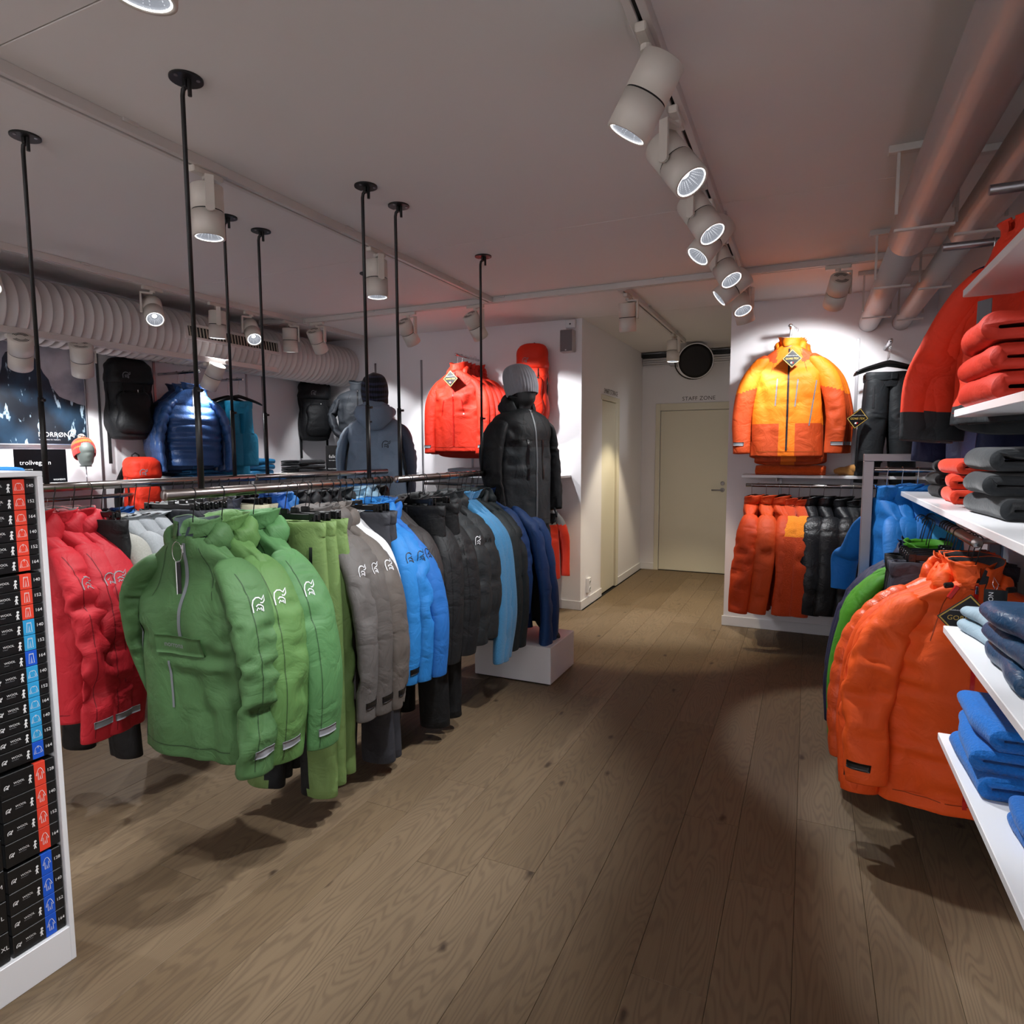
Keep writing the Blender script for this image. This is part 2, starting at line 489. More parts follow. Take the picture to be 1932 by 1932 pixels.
def decal(name, V2, F, org, ux, uy, d, bvh, off, m, parent, thick=0.0, smooth=False):
    ux = Vector(ux).normalized(); uy = Vector(uy).normalized(); d = Vector(d).normalized(); org = Vector(org)
    P = []; ok = []
    for a, b in V2:
        q = org + ux * float(a) + uy * float(b) - d * .35
        h = bvh.ray_cast(q, d, .8)
        if h[0] is None: P.append((0, 0, 0)); ok.append(False)
        else: P.append(tuple(h[0] - d * off)); ok.append(True)
    F = [f for f in F if all(ok[i] for i in f)]
    if not F: return None
    used = sorted({i for f in F for i in f}); mp = {i: k for k, i in enumerate(used)}
    P = [P[i] for i in used]; F = [tuple(mp[i] for i in f) for f in F]
    if thick:
        n = len(P); cnt = {}
        for f in F:
            for i in range(len(f)):
                e = (f[i], f[(i + 1) % len(f)]); cnt[tuple(sorted(e))] = cnt.get(tuple(sorted(e)), 0) + 1
        P += [tuple(Vector(p) + d * thick) for p in P]
        side = []
        for f in F:
            for i in range(len(f)):
                a, b = f[i], f[(i + 1) % len(f)]
                if cnt[tuple(sorted((a, b)))] == 1: side.append((a, b, b + n, a + n))
        F = F + side
    return raw(name, P, F, m, parent, smooth)

def rect2d(w_, h_, nx, ny, cx=0.0, cy=0.0):
    V = [(cx + w_ * (i / nx - .5), cy + h_ * (j / ny - .5)) for j in range(ny + 1) for i in range(nx + 1)]
    return V, grid_faces(ny + 1, nx + 1, False)

def centroids(V, F):
    V = np.asarray(V); return np.array([V[list(f)].mean(0) for f in F])

def hook_pts(rr, top=.002, drop=-.118):
    r = rr + top; pts = [(0, 0, drop), (0, 0, drop + .03)]
    a0 = -PI / 2
    pts.append((r * .55, 0, -r - .012))
    for k in range(9):
        a = -.35 + k * (PI + .7) / 8
        pts.append((r * math.cos(a), 0, r * math.sin(a)))
    return pts

def hanger(ph, loc, rot, rr=.018, hw=.2, clips=None, tip=.13):
    """black clothes hanger; clips=(half spacing) makes it a clip hanger"""
    lb = 'black hanger holding ' + ph
    if len(lb.split()) > 16: lb = ' '.join(lb.replace('black hanger holding the', 'hanger of').split()[:16])
    t = thing('clip_hanger' if clips else 'coat_hanger', lb, 'hanger', loc, rot)
    h = MB(); h.tube(hook_pts(rr), .0019, 6); h.build('hook', M_CHROME if rr < .0165 else M_BLACKM, t, True)
    b = MB()
    if clips:
        b.box((-clips - .02, -.006, -.125), (clips + .02, .006, -.1), .003)
        b.box((-.02, -.006, -.105), (.02, .006, -.082), .004)
        b.build('bar', M_BLACK, t)
        for sx in (-1, 1):
            c = MB(); c.box((sx * clips - .014, -.02, -.175), (sx * clips + .014, -.014, -.095), .003)
            c.box((sx * clips - .014, .014, -.175), (sx * clips + .014, .02, -.095), .003)
            c.box((sx * clips - .012, -.016, -.125), (sx * clips + .012, .016, -.105), .002)
            c.cyl((sx * clips, -.022, -.118), (sx * clips, -.026, -.118), .006, n=8)
            c.build('clip', M_BLACK, t)
    else:
        n = 21; rings = []
        for i in range(n):
            u = -1 + 2 * i / (n - 1); x = u * hw; k = abs(u)
            zc = -.146 - tip * k ** 1.2 - .006 * k ** 8
            hh = .017 - .007 * k; dy = .006 + .010 * k ** 1.5
            if k > .95: hh *= .75; dy *= .8
            rings.append([(x, dy * math.cos(a), zc + hh * math.sin(a)) for a in [2 * PI * j / 10 for j in range(10)]])
        b.ring_loft(rings); b.build('arms', M_BLACK, t, True)
    return t

# thread excess (along, around), rounds, hold, stiffness, seed noise
crs = {'shell': (.06, .05, 100, .006, .2, .006), 'puffer': (.06, .05, 50, .05, .2, .003), 'cotton': (.09, .06, 60, .012, .4, .005), 'fleece': (.05, .03, 50, .025, .6, .004), 'knit': (.06, .03, 50, .025, .6, .004)}
def g_jacket(ph, loc, rot, col, kind='shell', seed=0, sh=.205, L=.66, hem=.235, d=.06, sleeve=.6, spread=.02, fwd=.03, nu=44, nv=46,
             hood=True, collar=.06, gap=0, zip_=None, emblem=None, esc=.05, tab=None, flap=False, block=None, puff=0, hang=True, rr=.018, pa=1.0,
             name='jacket', cat='jacket', group=None, sw=1.0, extra=None, lab=None, pocket=None, lining=None, tagm=None, wr=1.0, tilt=0.0, hlab=None, sxs=(-1, 1), parent=None, spath=None, tuck=False, broad=False):
    t = thing(name, lab or ph, cat, loc, rot, group, parent)
    if hang: hanger(hlab or ('the ' + ph), loc, rot, rr, sh * .90)
    cm = col if not isinstance(col, (tuple, list)) else None
    mats = [fabric(c, kind) for c in ([col] if cm else col)]
    z0 = -.112 if parent is not None else -.142
    rs = np.random.RandomState(seed)
    off = rs.rand(3) * 40
    # --- body
    zk = [0, .014, .05, .10, .15, .24, L * .55, L * .85, L]
    wk = [.056, .078, sh * .58, sh * .84, sh * .97, sh * .97, (sh + hem) / 2, hem * .98, hem]
    dk = [.048, .05, .05, .046, .05, d, d * 1.05, d * 1.05, d * 1.1]
    if parent is not None:
        zk = [0, .014, .04, .075, .12, .22, L * .55, L * .85, L]; wk = [.075, .115, sh * .80, sh * .98, sh * 1.03, sh, (sh + hem) / 2, hem * .98, hem]
        dk = [.068, .085, .10, .115, d * .95, d, d * 1.02, d * 1.03, d * 1.05]
    zz = np.concatenate([np.linspace(0, .12, 9), np.linspace(.12, L, nv - 9)[1:]])
    Wd = sm_interp(zz, zk, wk); D = sm_interp(zz, zk, dk)
    th = np.linspace(0, 2 * PI, nu, endpoint=False)
    cx = np.sign(np.cos(th)) * np.abs(np.cos(th)) ** .85; sy = np.sign(np.sin(th)) * np.abs(np.sin(th)) ** .8
    P = np.stack([Wd[:, None] * cx[None], D[:, None] * sy[None], (z0 - zz)[:, None] - .03 * (sy[None] > 0) * (zz[:, None] / L) ** 4 * np.abs(sy[None])], 2)
    t_ = (zz / L)[:, None]
    N = grid_normals(P)
    Q = P + off
    fold = vn(Q * (7, 6, 1.6), seed) * .017 * t_ ** .8 + (np.abs(vn(Q * (9, 4, 1.1) + Q[..., 2:] * (1.5, 0, 0), seed + 21)) ** .7 - .4) * .016 * np.clip(t_ * 1.4 - .2, 0, 1)
    top = np.clip(zz[:, None] / .07, .1, 1)
    if puff:
        ph_ = (zz[:, None] / puff) + .12 * np.sin(th * 2)[None] + .12 * vn(Q * 4, seed)
        fold = vn(Q * (8, 7, 2.0), seed) * .010 * t_ + (np.abs(np.sin(PI * ph_)) ** .6 - .5) * .0105 * pa * np.clip(zz[:, None] / .1, 0, 1)
    P = P + N * (fold * top)[..., None]
    arm = np.exp(-((np.abs(P[..., 0]) - sh * .8) / .09) ** 2) * np.exp(-((zz[:, None] - .24) / .16) ** 2)
    wg = top * (.12 + .9 * arm + .35 * t_ ** 2 + 1.3 * np.maximum(0, vn(Q * 4.2, seed + 3) - .02)) * wr
    cols = crs[kind] if kind in crs else crs['shell']
    P = crumple_ms(P, *cols[:5], seed, np.clip(wg, .03, 2.2), cols[5])
    P[:, :, 1] += tilt * (zz[:, None]) ** 1.5
    inner = [P[-1] * 1, P[-1] * 1, P[-1] * 1]; c = P[-1].mean(0)
    for k, (f_, dz) in enumerate(((.985, -.002), (.955, .004), (.93, .05))):
        q = c + (P[-1] - c) * (f_, f_, 1); q[:, 2] += dz; inner[k] = q
    G = np.concatenate([P, np.array(inner)], 0)
    V = G.reshape(-1, 3); F = grid_faces(G.shape[0], nu)
    mi = block('body', centroids(V, F)) if block else None
    raw('body', V, F, mats, t, True, mi)
    bb = bvh_of(V, F)
    # --- sleeves
    nus = max(18, nu * 6 // 10); nvs = max(22, nv * 9 // 10)
    sl = {}
    for sx in sxs:
        if sleeve > .4:
            path = [(sx * (sh - .10), 0, z0 - .075), (sx * (sh - .015), -.004, z0 - .155), (sx * (sh + .028 + spread * .45), -.01 - fwd * .3, z0 - .29),
                    (sx * (sh + .04 + spread * .95), -.015 - fwd * .75 + rs.uniform(-.01, .01), z0 - .08 - sleeve * .62), (sx * (sh + .025 + spread * 1.1), -.03 - fwd, z0 - .07 - sleeve)]
            if tuck and sx < 0:
                path[2] = (-(sh + .022), .012, z0 - .27); path[3] = (-(sh + .015), .05, z0 - .08 - sleeve * .6); path[4] = (-(sh - .05), .075, z0 - .05 - sleeve)
            ra = [.045, .080, .086, .078, .070]; rb = [.025, .038, .040, .035, .031]
        else:
            path = [(sx * (sh - .07), 0, z0 - .08), (sx * (sh - .0), -.004, z0 - .125), (sx * (sh + .04 + spread), -.01 - fwd * .5, z0 - .08 - sleeve)]
            ra = [.05, .068, .07]; rb = [.035, .045, .045]
        if broad: ra, rb = [.035, .044, .044, .040, .036], [.03, .055, .070, .066, .060]
        if spath: path = spath(sx)
        ra = [a * min(1.0, (.55 + d * 7.5)) * sw for a in ra]; rb = [a * sw for a in rb]
        Pg, Cg = tube_path(path, ra, rb, nvs, nus)
        s_ = np.linspace(0, 1, nvs)[:, None]
        cap = np.sqrt(np.clip(s_ / .08, .01, 1))
        Pg = Cg[:, None] + (Pg - Cg[:, None]) * cap[..., None]
        Ns = grid_normals(Pg); Qs = Pg + off + sx
        el = np.exp(-((s_ - .52) / .16) ** 2) + .8 * np.exp(-((s_ - .93) / .1) ** 2)
        f2 = vn(Qs * (7, 7, 3), seed + 5) * .009
        if puff:
            f2 = f2 * .6 + (np.abs(np.sin(PI * (s_ * sleeve / puff + .12 * vn(Qs * 5, seed)))) ** .6 - .5) * .008 * pa
        tp = np.clip(s_ / .12, 0, 1)
        Pg = Pg + Ns * (f2 * tp)[..., None]
        cols = crs[kind] if kind in crs else crs['shell']
        Pg = crumple_ms(Pg, cols[0] * 1.2, *cols[1:5], seed + 17 * sx, np.clip(tp * (.12 + .75 * el + 1.3 * np.maximum(0, vn(Qs * 4.5, seed + 4) - .02)) * wr, .02, 2.2), cols[5], .026)
        inner = []; c = Pg[-1].mean(0)
        for f_, dz in ((.97, -.003), (.9, .004), (.8, .05)):
            q = c + (Pg[-1] - c) * f_; q[:, 2] += dz; inner.append(q)
        G2 = np.concatenate([Pg, np.array(inner)], 0)
        V2 = G2.reshape(-1, 3); F2 = grid_faces(G2.shape[0], nus)
        mi = block('sleeve', centroids(V2, F2)) if block else None
        raw('sleeve', V2, F2, mats, t, True, mi)
        sl[sx] = (bvh_of(V2, F2), Cg)
    # --- collar and hood
    if collar:
        nc = 40; rows = []
        for k, (zf, fl) in enumerate(((-.02, .98), (.0, 1.0), (.3, 1.06), (.6, 1.12), (.85, 1.2), (1.0, 1.27), (.98, 1.2), (.7, 1.08), (.2, .95), (-.1, .85))):
            th2 = np.linspace(0, 2 * PI, nc, endpoint=False)
            zc = z0 - .006 + zf * collar * (1 - .25 * (np.sin(th2) < 0) * np.abs(np.sin(th2)))
            q = np.stack([.068 * fl * np.cos(th2), .058 * fl * np.sin(th2) + .012 * zf, zc], 1); rows.append(q)
        Gc = np.array(rows); Gc += (vn((Gc + off) * (16, 16, 14), seed + 8) * .014 + ridge((Gc + off) * 20, seed + 11) * .005)[..., None] * np.array([1, 1, .9])
        V3 = Gc.reshape(-1, 3); F3 = []
        for f in grid_faces(len(rows), nc):
            a = math.atan2(V3[f[0]][1], V3[f[0]][0])
            if gap and abs(a + PI / 2 - .1) < gap: continue
            F3.append(f)
        mi = None; ms = [mats[0]]
        if lining:
            ms = [mats[0], fabric(lining, 'cotton')]; mi = [1 if f[0] // nc >= 6 else 0 for f in F3]
        raw('collar', V3, F3, ms, t, True, mi)
    if hood:
        n = 9; path = []; ra = []; rb = []
        for k in range(n):
            a = math.radians(-40 + 260 * k / (n - 1)); bk = .5 + .5 * math.sin(a)
            path.append((.088 * math.cos(a), .062 * math.sin(a) + .014, z0 - .04 + .03 * bk))
            hb = 1.35 if parent is not None else 1.0; path[-1] = (path[-1][0] * (1.15 if hb > 1 else 1), path[-1][1] * hb, path[-1][2] + .03 * (hb > 1))
            ra.append((.026 + .034 * bk) * hb); rb.append((.012 + .020 * bk) * hb)
        Ph, Ch = tube_path(path, ra, rb, 40, 18, (0, 0, 1))
        s_ = np.linspace(0, 1, 40)[:, None]
        Ph = Ch[:, None] + (Ph - Ch[:, None]) * np.sqrt(np.clip(np.minimum(s_, 1 - s_) / .07, .02, 1))[..., None]
        Nh = grid_normals(Ph); Qh = Ph + off
        Ph = Ph + Nh * (vn(Qh * 14, seed + 9) * .016 + ridge(Qh * (20, 20, 30), seed + 10) * .009)[..., None]
        V4 = Ph.reshape(-1, 3); raw('hood', V4, grid_faces(40, 18), mats[0], t, True)
    # --- fittings
    D0 = (0, 1, 0)
    if zip_:
        zm, za, zb, zx = zip_ if isinstance(zip_, tuple) else (zip_, .02, L - .01, 0)
        V5, F5 = rect2d(.013, zb - za, 1, 30)
        decal('zipper', V5, F5, (zx, 0, z0 - (za + zb) / 2), (1, 0, 0), (0, 0, 1), D0, bb, .0035, zm, t, .002)
        pl = MB(); h = bb.ray_cast(Vector((zx, -.4, z0 - za - .012)), Vector((0, 1, 0)))
        yy = h[0].y if h[0] else -.06
        pl.box((zx - .004, yy - .009, z0 - za - .032), (zx + .004, yy - .004, z0 - za - .004), .0015); pl.build('zip_pull', M_CHROME, t)
    for pk in (pocket or []):
        x0, z_0, x1, z_1, zm = pk
        V5, F5 = ribbon2d([[(x0 + (x1 - x0) * i / 14, z_0 + (z_1 - z_0) * i / 14) for i in range(15)]], .009)
        decal('pocket_zip', V5, F5, (0, 0, z0), (1, 0, 0), (0, 0, 1), D0, bb, .003, zm, t)
    if flap:
        V5, F5 = rect2d(.2, .062, 14, 5)
        decal('pocket_flap', V5, F5, (.01, 0, z0 - .36), (1, 0, 0), (0, 0, 1), D0, bb, .007, mats[0], t, .006, True)
        Vt, Ft = text2d('norrona')
        decal('lettering', Vt * .026, Ft, (-.055, 0, z0 - .367), (1, 0, 0), (0, 0, 1), D0, bb, .0085, M_EMBG, t)
    if nu > 50 and kind == 'shell':
        dk_ = fabric(''.join('%02x' % int(int((mats and (col if cm else col[0]))[i:i + 2], 16) * .62) for i in (0, 2, 4)), 'shell')
        for sg in (-1, 1):
            V5, F5 = ribbon2d([[(sg * (.07 + .055 * i / 9), -.035 - .17 * (i / 9) ** 1.2) for i in range(10)]], .0028)
            decal('seam', V5, F5, (0, 0, z0), (1, 0, 0), (0, 0, 1), D0, bb, .0012, dk_, t)
        V5, F5 = rect2d(hem * 1.7, .0028, 24, 1); decal('seam', V5, F5, (0, 0, z0 - L + .03), (1, 0, 0), (0, 0, 1), D0, bb, .0012, dk_, t)
    for sx in sxs:
        if sleeve <= .4: break
        if nu > 50 and kind == 'shell' and not spath and not broad:
            bv, Cg = sl[sx]; n = len(Cg); dv = Vector((-sx, 1.6 if broad else .35, 0)).normalized(); ux = Vector((0, 0, 1)).cross(-dv).normalized()
            c0 = Vector(Cg[0]); pl = [((Vector(Cg[i]) - c0).dot(ux) - sx * .03, Cg[i][2] - c0.z) for i in range(int(n * .12), n)]
            V5, F5 = ribbon2d([pl], .0028); decal('seam', V5, F5, c0, ux, (0, 0, 1), dv, bv, .0012, dk_, t)
            pl = [(sx * .1 * (i / 10 - .5), -.0 - .10 - .03 * abs(i / 5 - 1)) for i in range(11)]
        bv, Cg = sl[sx]; n = len(Cg)
        dv = Vector((-sx, 1.6 if broad else .35, 0)).normalized(); ux = Vector((0, 0, 1)).cross(-dv).normalized()
        if emblem:
            Ve, Fe = ribbon2d(EMBLEM, .075)
            c = Cg[int(n * .36)]
            decal('emblem', (np.array(Ve) - .5) * esc, Fe, c, ux, (0, 0, 1), dv, bv, .0025, emblem, t)
        if tab:
            V5, F5 = rect2d(.075, .026, 10, 3); c = Cg[int(n * .94)]
            decal('cuff_tab', V5, F5, (c[0], c[1], c[2] - .0), ux, (0, 0, 1), dv, bv, .005, tab, t, .004, True)
    if extra: extra(t, bb, z0, sl)
    return t

def g_pants(ph, loc, rot, col, seed=0, wd=.19, L=.98, d=.045, kind='shell', nu=26, nv=44, inner=None, rr=.018, hang=True, spread=.0, group=None,
            lab=None, clips=.14, cuff=.078, name='trousers', zipm=None, hlab=None, parent=None):
    t = thing(name, lab or ph, 'trousers', loc, rot, group, parent)
    if hang: hanger(hlab or ('the ' + ph), loc, rot, rr, clips=clips)
    mats = [fabric(col, kind)] + ([fabric(inner, kind)] if inner else [])
    z0 = -.135; rs = np.random.RandomState(seed); off = rs.rand(3) * 40
    bvs = {}
    for sx in (-1, 1):
        path = [(sx * wd * .5, 0, z0), (sx * wd * .53, 0, z0 - .25), (sx * (wd * .55 + spread * .5), -.01, z0 - .6 * L), (sx * (wd * .56 + spread), -.015, z0 - L)]
        ra = [d, d * 1.3, d * 1.15, d * 1.1]; rb = [wd * .5, wd * .56, .088, cuff]
        P, C = tube_path(path, ra, rb, nv, nu)
        s_ = np.linspace(0, 1, nv)[:, None]
        Nn = grid_normals(P); Q = P + off + sx
        f = vn(Q * (8, 8, 1.8), seed) * .012 * s_ ** .5
        P = P + Nn * (f * np.clip(s_ / .08, .1, 1))[..., None]
        cl_ = crs[kind] if kind in crs else crs['shell']
        P = crumple_ms(P, *cl_[:5], seed + sx, np.clip(s_ / .1, .05, 1) * np.clip(.35 + .7 * np.exp(-((s_ - .55) / .12) ** 2) + .9 * s_ ** 4 + .4 * vn(Q * 5, seed), .05, 2), cl_[5], .03)
        c = P[-1].mean(0); inn = []
        for f_, dz in ((.97, -.003), (.9, .004), (.82, .05)):
            q = c + (P[-1] - c) * f_; q[:, 2] += dz; inn.append(q)
        G = np.concatenate([P, np.array(inn)], 0); V = G.reshape(-1, 3); F = grid_faces(G.shape[0], nu)
        mi = None
        if inner:
            ce = centroids(V, F); mi = ((ce[:, 0] * sx < wd * .56) & (ce[:, 2] < z0 - .45)).astype(int)
        raw('leg', V, F, mats, t, True, mi); bvs[sx] = bvh_of(V, F)
    # waistband
    n = 40; rows = []
    th = np.linspace(0, 2 * PI, n, endpoint=False)
    for zf, g in ((-.05, 1.03), (-.02, 1.05), (.004, 1.05), (.006, 1.0), (-.02, .96), (-.1, .9)):
        rows.append(np.stack([wd * 1.02 * g * np.sign(np.cos(th)) * np.abs(np.cos(th)) ** .7, d * 1.1 * g * np.sin(th), np.full(n, z0 + zf)], 1))
    G = np.array(rows); G += (vn((G + off) * 18, seed + 4) * .005)[..., None]
    raw('waistband', G.reshape(-1, 3), grid_faces(len(rows), n), mats[0], t, True)
    V5, F5 = rect2d(.05, .035, 3, 2)
    b = MB(); b.box((-.012, -d * 1.2 - .006, z0 - .05), (.03, -d * 1.1, z0 - .005), .003); b.build('waist_tab', mats[0], t)
    if zipm:
        for sx in (-1, 1):
            V6, F6 = ribbon2d([[(0, -.09 - .16 * i / 8) for i in range(9)]], .012)
            decal('pocket_zip', V6, F6, (sx * wd * .8, 0, z0), (1, 0, 0), (0, 0, 1), (0, 1, 0), bvs[sx], .004, zipm, t)
    return t

def diamond_tag(t, c, ux, uy, s, side=False, full=True):
    """square card hung by its corner, gold edged, with its lettering; c centre, s half diagonal"""
    ux = Vector(ux).normalized(); uy = Vector(uy).normalized(); nn = ux.cross(uy); c = Vector(c)
    def dia(k, o): return [tuple(c + nn * o + ux * (k * s * a) + uy * (k * s * b)) for a, b in ((0, -1), (1, 0), (0, 1), (-1, 0))]
    V = dia(1, 0) + dia(1, .003); root = raw('hang_tag', V, [(3, 2, 1, 0), (4, 5, 6, 7)] + [(i, (i + 1) % 4, 4 + (i + 1) % 4, 4 + i) for i in range(4)], M_TAGB, t)
    root['label'] = 'black diamond hang tag with gold edge'
    V = dia(.95, .0036) + dia(.88, .0036); raw('tag_border', V, [(i, (i + 1) % 4, 4 + (i + 1) % 4, 4 + i) for i in range(4)], M_GOLD, root)
    put_text('tag_text', 'GORE-TEX', c + nn * .0038 - uy * (s * .1), ux, uy, s * .19, M_GOLD, root, 'c')
    put_text('tag_text', 'GUARANTEED TO KEEP YOU DRY', c + nn * .0038 + uy * (s * .28), ux, uy, s * .055, M_PRINTW, root, 'c')
    P = [c + nn * .004 + ux * (a * s) + uy * (b * s) for a, b in ((-.14, -.52), (.02, -.52), (.02, -.36), (-.14, -.36), (.03, -.52), (.15, -.52), (.15, -.36), (.03, -.36))]
    raw('tag_mark', [tuple(p) for p in P], [(0, 1, 2, 3), (4, 5, 6, 7)], [M_PRINTW, M_ZIPR], root, midx=[0, 1])
    return root

def g_folded(ph, loc, rot, col, kind='shell', w_=.26, l_=.3, h=.06, seed=0, lab=None, group=None, name='folded_sweater', cat='clothing', sag=.008, layers=1, mats2=None):
    """folded garment: a rolled front edge (towards -y) and stacked layers, origin at its base"""
    t = thing(name, lab or ph, cat, loc, rot, group)
    rs = np.random.RandomState(seed); off = rs.rand(3) * 50
    hl = h / layers
    for k in range(layers):
        # a thick sheet folded once: U-shaped in section, the round fold towards -y, open at the back
        nv_ = 26; tk = hl * .43; lk = l_ / 2 - rs.uniform(0, .012)
        arc = [(-PI / 2 - PI * i / 12) for i in range(13)]
        cy = -lk + hl * .5
        ol = [(lk * (1 - 2 * i / 9) if lk * (1 - 2 * i / 9) > cy else cy, 0) for i in range(9)]
        outl = ol + [(cy + hl * .5 * math.cos(a_), hl * .5 + hl * .5 * math.sin(a_)) for a_ in arc] + [(y_, hl) for y_, _ in ol[::-1]]
        inn = [(y_, hl - tk) for y_, _ in ol] + [(cy + .004 + (hl * .5 - tk) * math.cos(a_), hl * .5 + (hl * .5 - tk) * math.sin(a_)) for a_ in arc[::-1]] + [(y_, tk) for y_, _ in ol[::-1]]
        O = np.array(outl + inn); n_ = len(O)
        xs = np.linspace(-1, 1, nv_); xe = np.sign(xs) * (1 - (1 - np.abs(xs)) ** 1.5)
        P = np.zeros((nv_, n_, 3)); P[..., 0] = (xe * w_ / 2)[:, None]; P[..., 1] = O[None, :, 0]; P[..., 2] = O[None, :, 1] + hl * k
        Q = P + off + k * 9
        wob = vn(np.stack([Q[..., 0] * 9, np.full_like(Q[..., 0], seed + k * 3.0), Q[..., 2] * 5], 2), seed + k)
        P[..., 1] += wob * .010 + .006 * np.abs(xe[:, None]) ** 4
        lift = vn(np.stack([Q[..., 0] * 7, Q[..., 1] * 7, Q[..., 2] * 20], 2), seed + 5 + k) * .007 + ridge(Q * (16, 12, 25), seed + 8) * .0022
        P[..., 2] += lift * np.clip((P[..., 2] - hl * k) / hl * 1.6, 0, 1)
        P[..., 2] -= hl * .10 * (np.abs(xe[:, None]) ** 6) * np.clip((P[..., 2] - hl * k) / hl, 0, 1)
        P[..., 0] += vn(Q * (3, 12, 22), seed + 11)  * .006 * np.abs(xe[:, None])
        P[..., 2] = np.maximum(P[..., 2] - sag * (np.abs(xe[:, None])) ** 3 * (k / layers), .0008 + k * hl * .8)
        raw('fold', P.reshape(-1, 3), grid_faces(nv_, n_) + [tuple(range(n_))[::-1], tuple((nv_ - 1) * n_ + j for j in range(n_))], fabric(col if not mats2 else mats2[k % len(mats2)], kind), t, True)
    return t

# ------------------------------------------------------------------ the setting
XL, XR, YB, YF, ZC = -4.9, 0.83, 5.74, -3.2, 2.71
PX0, PX1, PYB = -1.92, -0.62, 8.13      # passage to the staff door

def struct(name, mb, m, parent=None, smooth=False):
    o = mb.build(name, m, parent, smooth)
    if parent is None: o['kind'] = 'structure'
    return o

fl = MB(); fl.box((XL - .1, YF - .1, -.12), (XR + .1, YB, -.012)); fl.box((PX0 - .1, YB, -.12), (PX1 + .1, PYB + .1, -.012))
floor = struct('floor', fl, M_DARK)
joints = {0: [.5, 2.262, 4.4], -1: [.2, 1.716, 2.61, 4.75], -2: [-.4, 1.3, 3.55, 5.3]}
rp = random.Random(11)
for c in range(-22, 5):
    x0 = .010 + .2115 * (c - 1); x1 = x0 + .2115
    xa, xb = max(x0, XL), min(x1, XR)
    if xb - xa < .03: continue
    yend = PYB if (x0 >= PX0 - .22 and x1 <= PX1 + .22) else YB
    ys = [YF]
    js = joints.get(c)
    if js: ys += js
    else:
        y = YF + rp.uniform(.8, 2.2)
        while y < yend - .5:
            ys.append(y); y += rp.choice((1.45, 1.8, 2.2, 2.2))
    while ys[-1] < yend - 2.3: ys.append(ys[-1] + rp.choice((1.7, 2.2)))
    ys.append(yend)
    for a, b in zip(ys[:-1], ys[1:]):
        segs = [(xa, xb, a, b)]
        if yend > YB and b > YB and (xa < PX0 or xb > PX1):      # the plank is cut along the passage wall
            segs = [(xa, xb, a, min(b, YB))] if a < YB - .05 else []
            segs.append((max(xa, PX0), min(xb, PX1), max(a, YB), b))
        for (u0, u1, v0, v1) in segs:
            if u1 - u0 < .03 or v1 - v0 < .05: continue
            m = MB(); m.box((-(u1 - u0) / 2 + .0005, .0005, -.014), ((u1 - u0) / 2 - .0005, v1 - v0 - .0005, 0), .0009)
            p = m.build('plank', M_WOOD, floor); p.location = ((u0 + u1) / 2, v0, 0)

cl = MB(); cl.box((XL - .1, YF - .1, ZC + .02), (XR + .1, YB + .1, ZC + .14)); cl.box((PX0 - .1, YB, ZC + .02), (PX1 + .1, PYB + .1, ZC + .14))
ceiling = struct('ceiling', cl, M_DARK)
for a, b in ((YF, -.97), (-.97, 1.226), (1.226, 3.43), (3.43, YB)):
    m = MB(); m.box((XL, a + .0015, ZC), (XR, b - .0015, ZC + .021), .002); m.build('ceiling_panel', M_CEIL, ceiling)
m = MB(); m.box((PX0, YB + .001, ZC), (PX1, PYB, ZC + .021), .002); m.build('ceiling_panel', M_CEIL, ceiling)

def wall(name, a, b, m=None, holes=None):
    mb = MB(); mb.box(a, b); return struct(name, mb, m or M_WALL)
wall('wall_left', (XL - .1, YF, 0), (XL, YB, ZC + .02))
wall('wall_right', (XR, YF, 0), (XR + .1, YB, ZC + .02))
wall('wall_front', (XL, YF - .1, 0), (XR, YF, ZC + .02))
wall('wall_back_left', (XL - .1, YB, 0), (PX0 - .1, YB + .1, ZC + .02))
wall('wall_back_right', (PX1 + .1, YB, 0), (XR + .1, YB + .1, ZC + .02))
mb = MB(); mb.box((PX0 - .1, YB, 0), (PX0, 6.40, ZC + .02)); mb.box((PX0 - .1, 7.0, 0), (PX0, PYB, ZC + .02)); mb.box((PX0 - .1, 6.40, 2.03), (PX0, 7.0, ZC + .02))
struct('wall_passage_left', mb, M_WALL)
wall('wall_passage_right', (PX1, YB, 0), (PX1 + .1, PYB, ZC + .02))
mb = MB(); mb.box((PX0, PYB, 0), (-1.69, PYB + .1, ZC + .02)); mb.box((-.86, PYB, 0), (PX1, PYB + .1, ZC + .02)); mb.box((-1.69, PYB, 2.0), (-.86, PYB + .1, ZC + .02))
struct('wall_passage_back', mb, M_WALL)
# doors
d1 = tag(thing('door_1', None, None), kind='structure')
mb = MB(); mb.box((-1.685, PYB + .012, .006), (-.865, PYB + .055, 1.995), .003); mb.build('door_leaf', M_CREAM, d1)
mb = MB(); mb.box((-1.745, PYB - .014, 0), (-1.69, PYB, 2.085), .003); mb.box((-.86, PYB - .014, 0), (-.805, PYB, 2.085), .003); mb.box((-1.69, PYB - .014, 2.0), (-.86, PYB, 2.085), .003)
mb.build('door_frame', M_CREAM, d1)
mb = MB(); mb.lathe([(0, .026), (.012, .026), (.014, .022)], (-.93, PYB + .012, 1.03), (0, -1, 0)); mb.tube([(-.93, PYB, 1.03), (-.93, PYB - .045, 1.03), (-.945, PYB - .052, 1.03), (-1.05, PYB - .052, 1.03)], .0095, 10)
mb.build('door_handle', M_ALU, d1, True)
mb = MB(); mb.lathe([(0, .024), (.012, .024), (.015, .02)], (-.93, PYB + .012, 1.11), (0, -1, 0)); mb.build('lock', M_ALU, d1, True)
d2 = tag(thing('door_2', None, None), kind='structure')
mb = MB(); mb.box((PX0 - .05, 6.405, .006), (PX0 - .012, 6.94, 2.02), .003); mb.build('door_leaf', M_CREAM, d2)
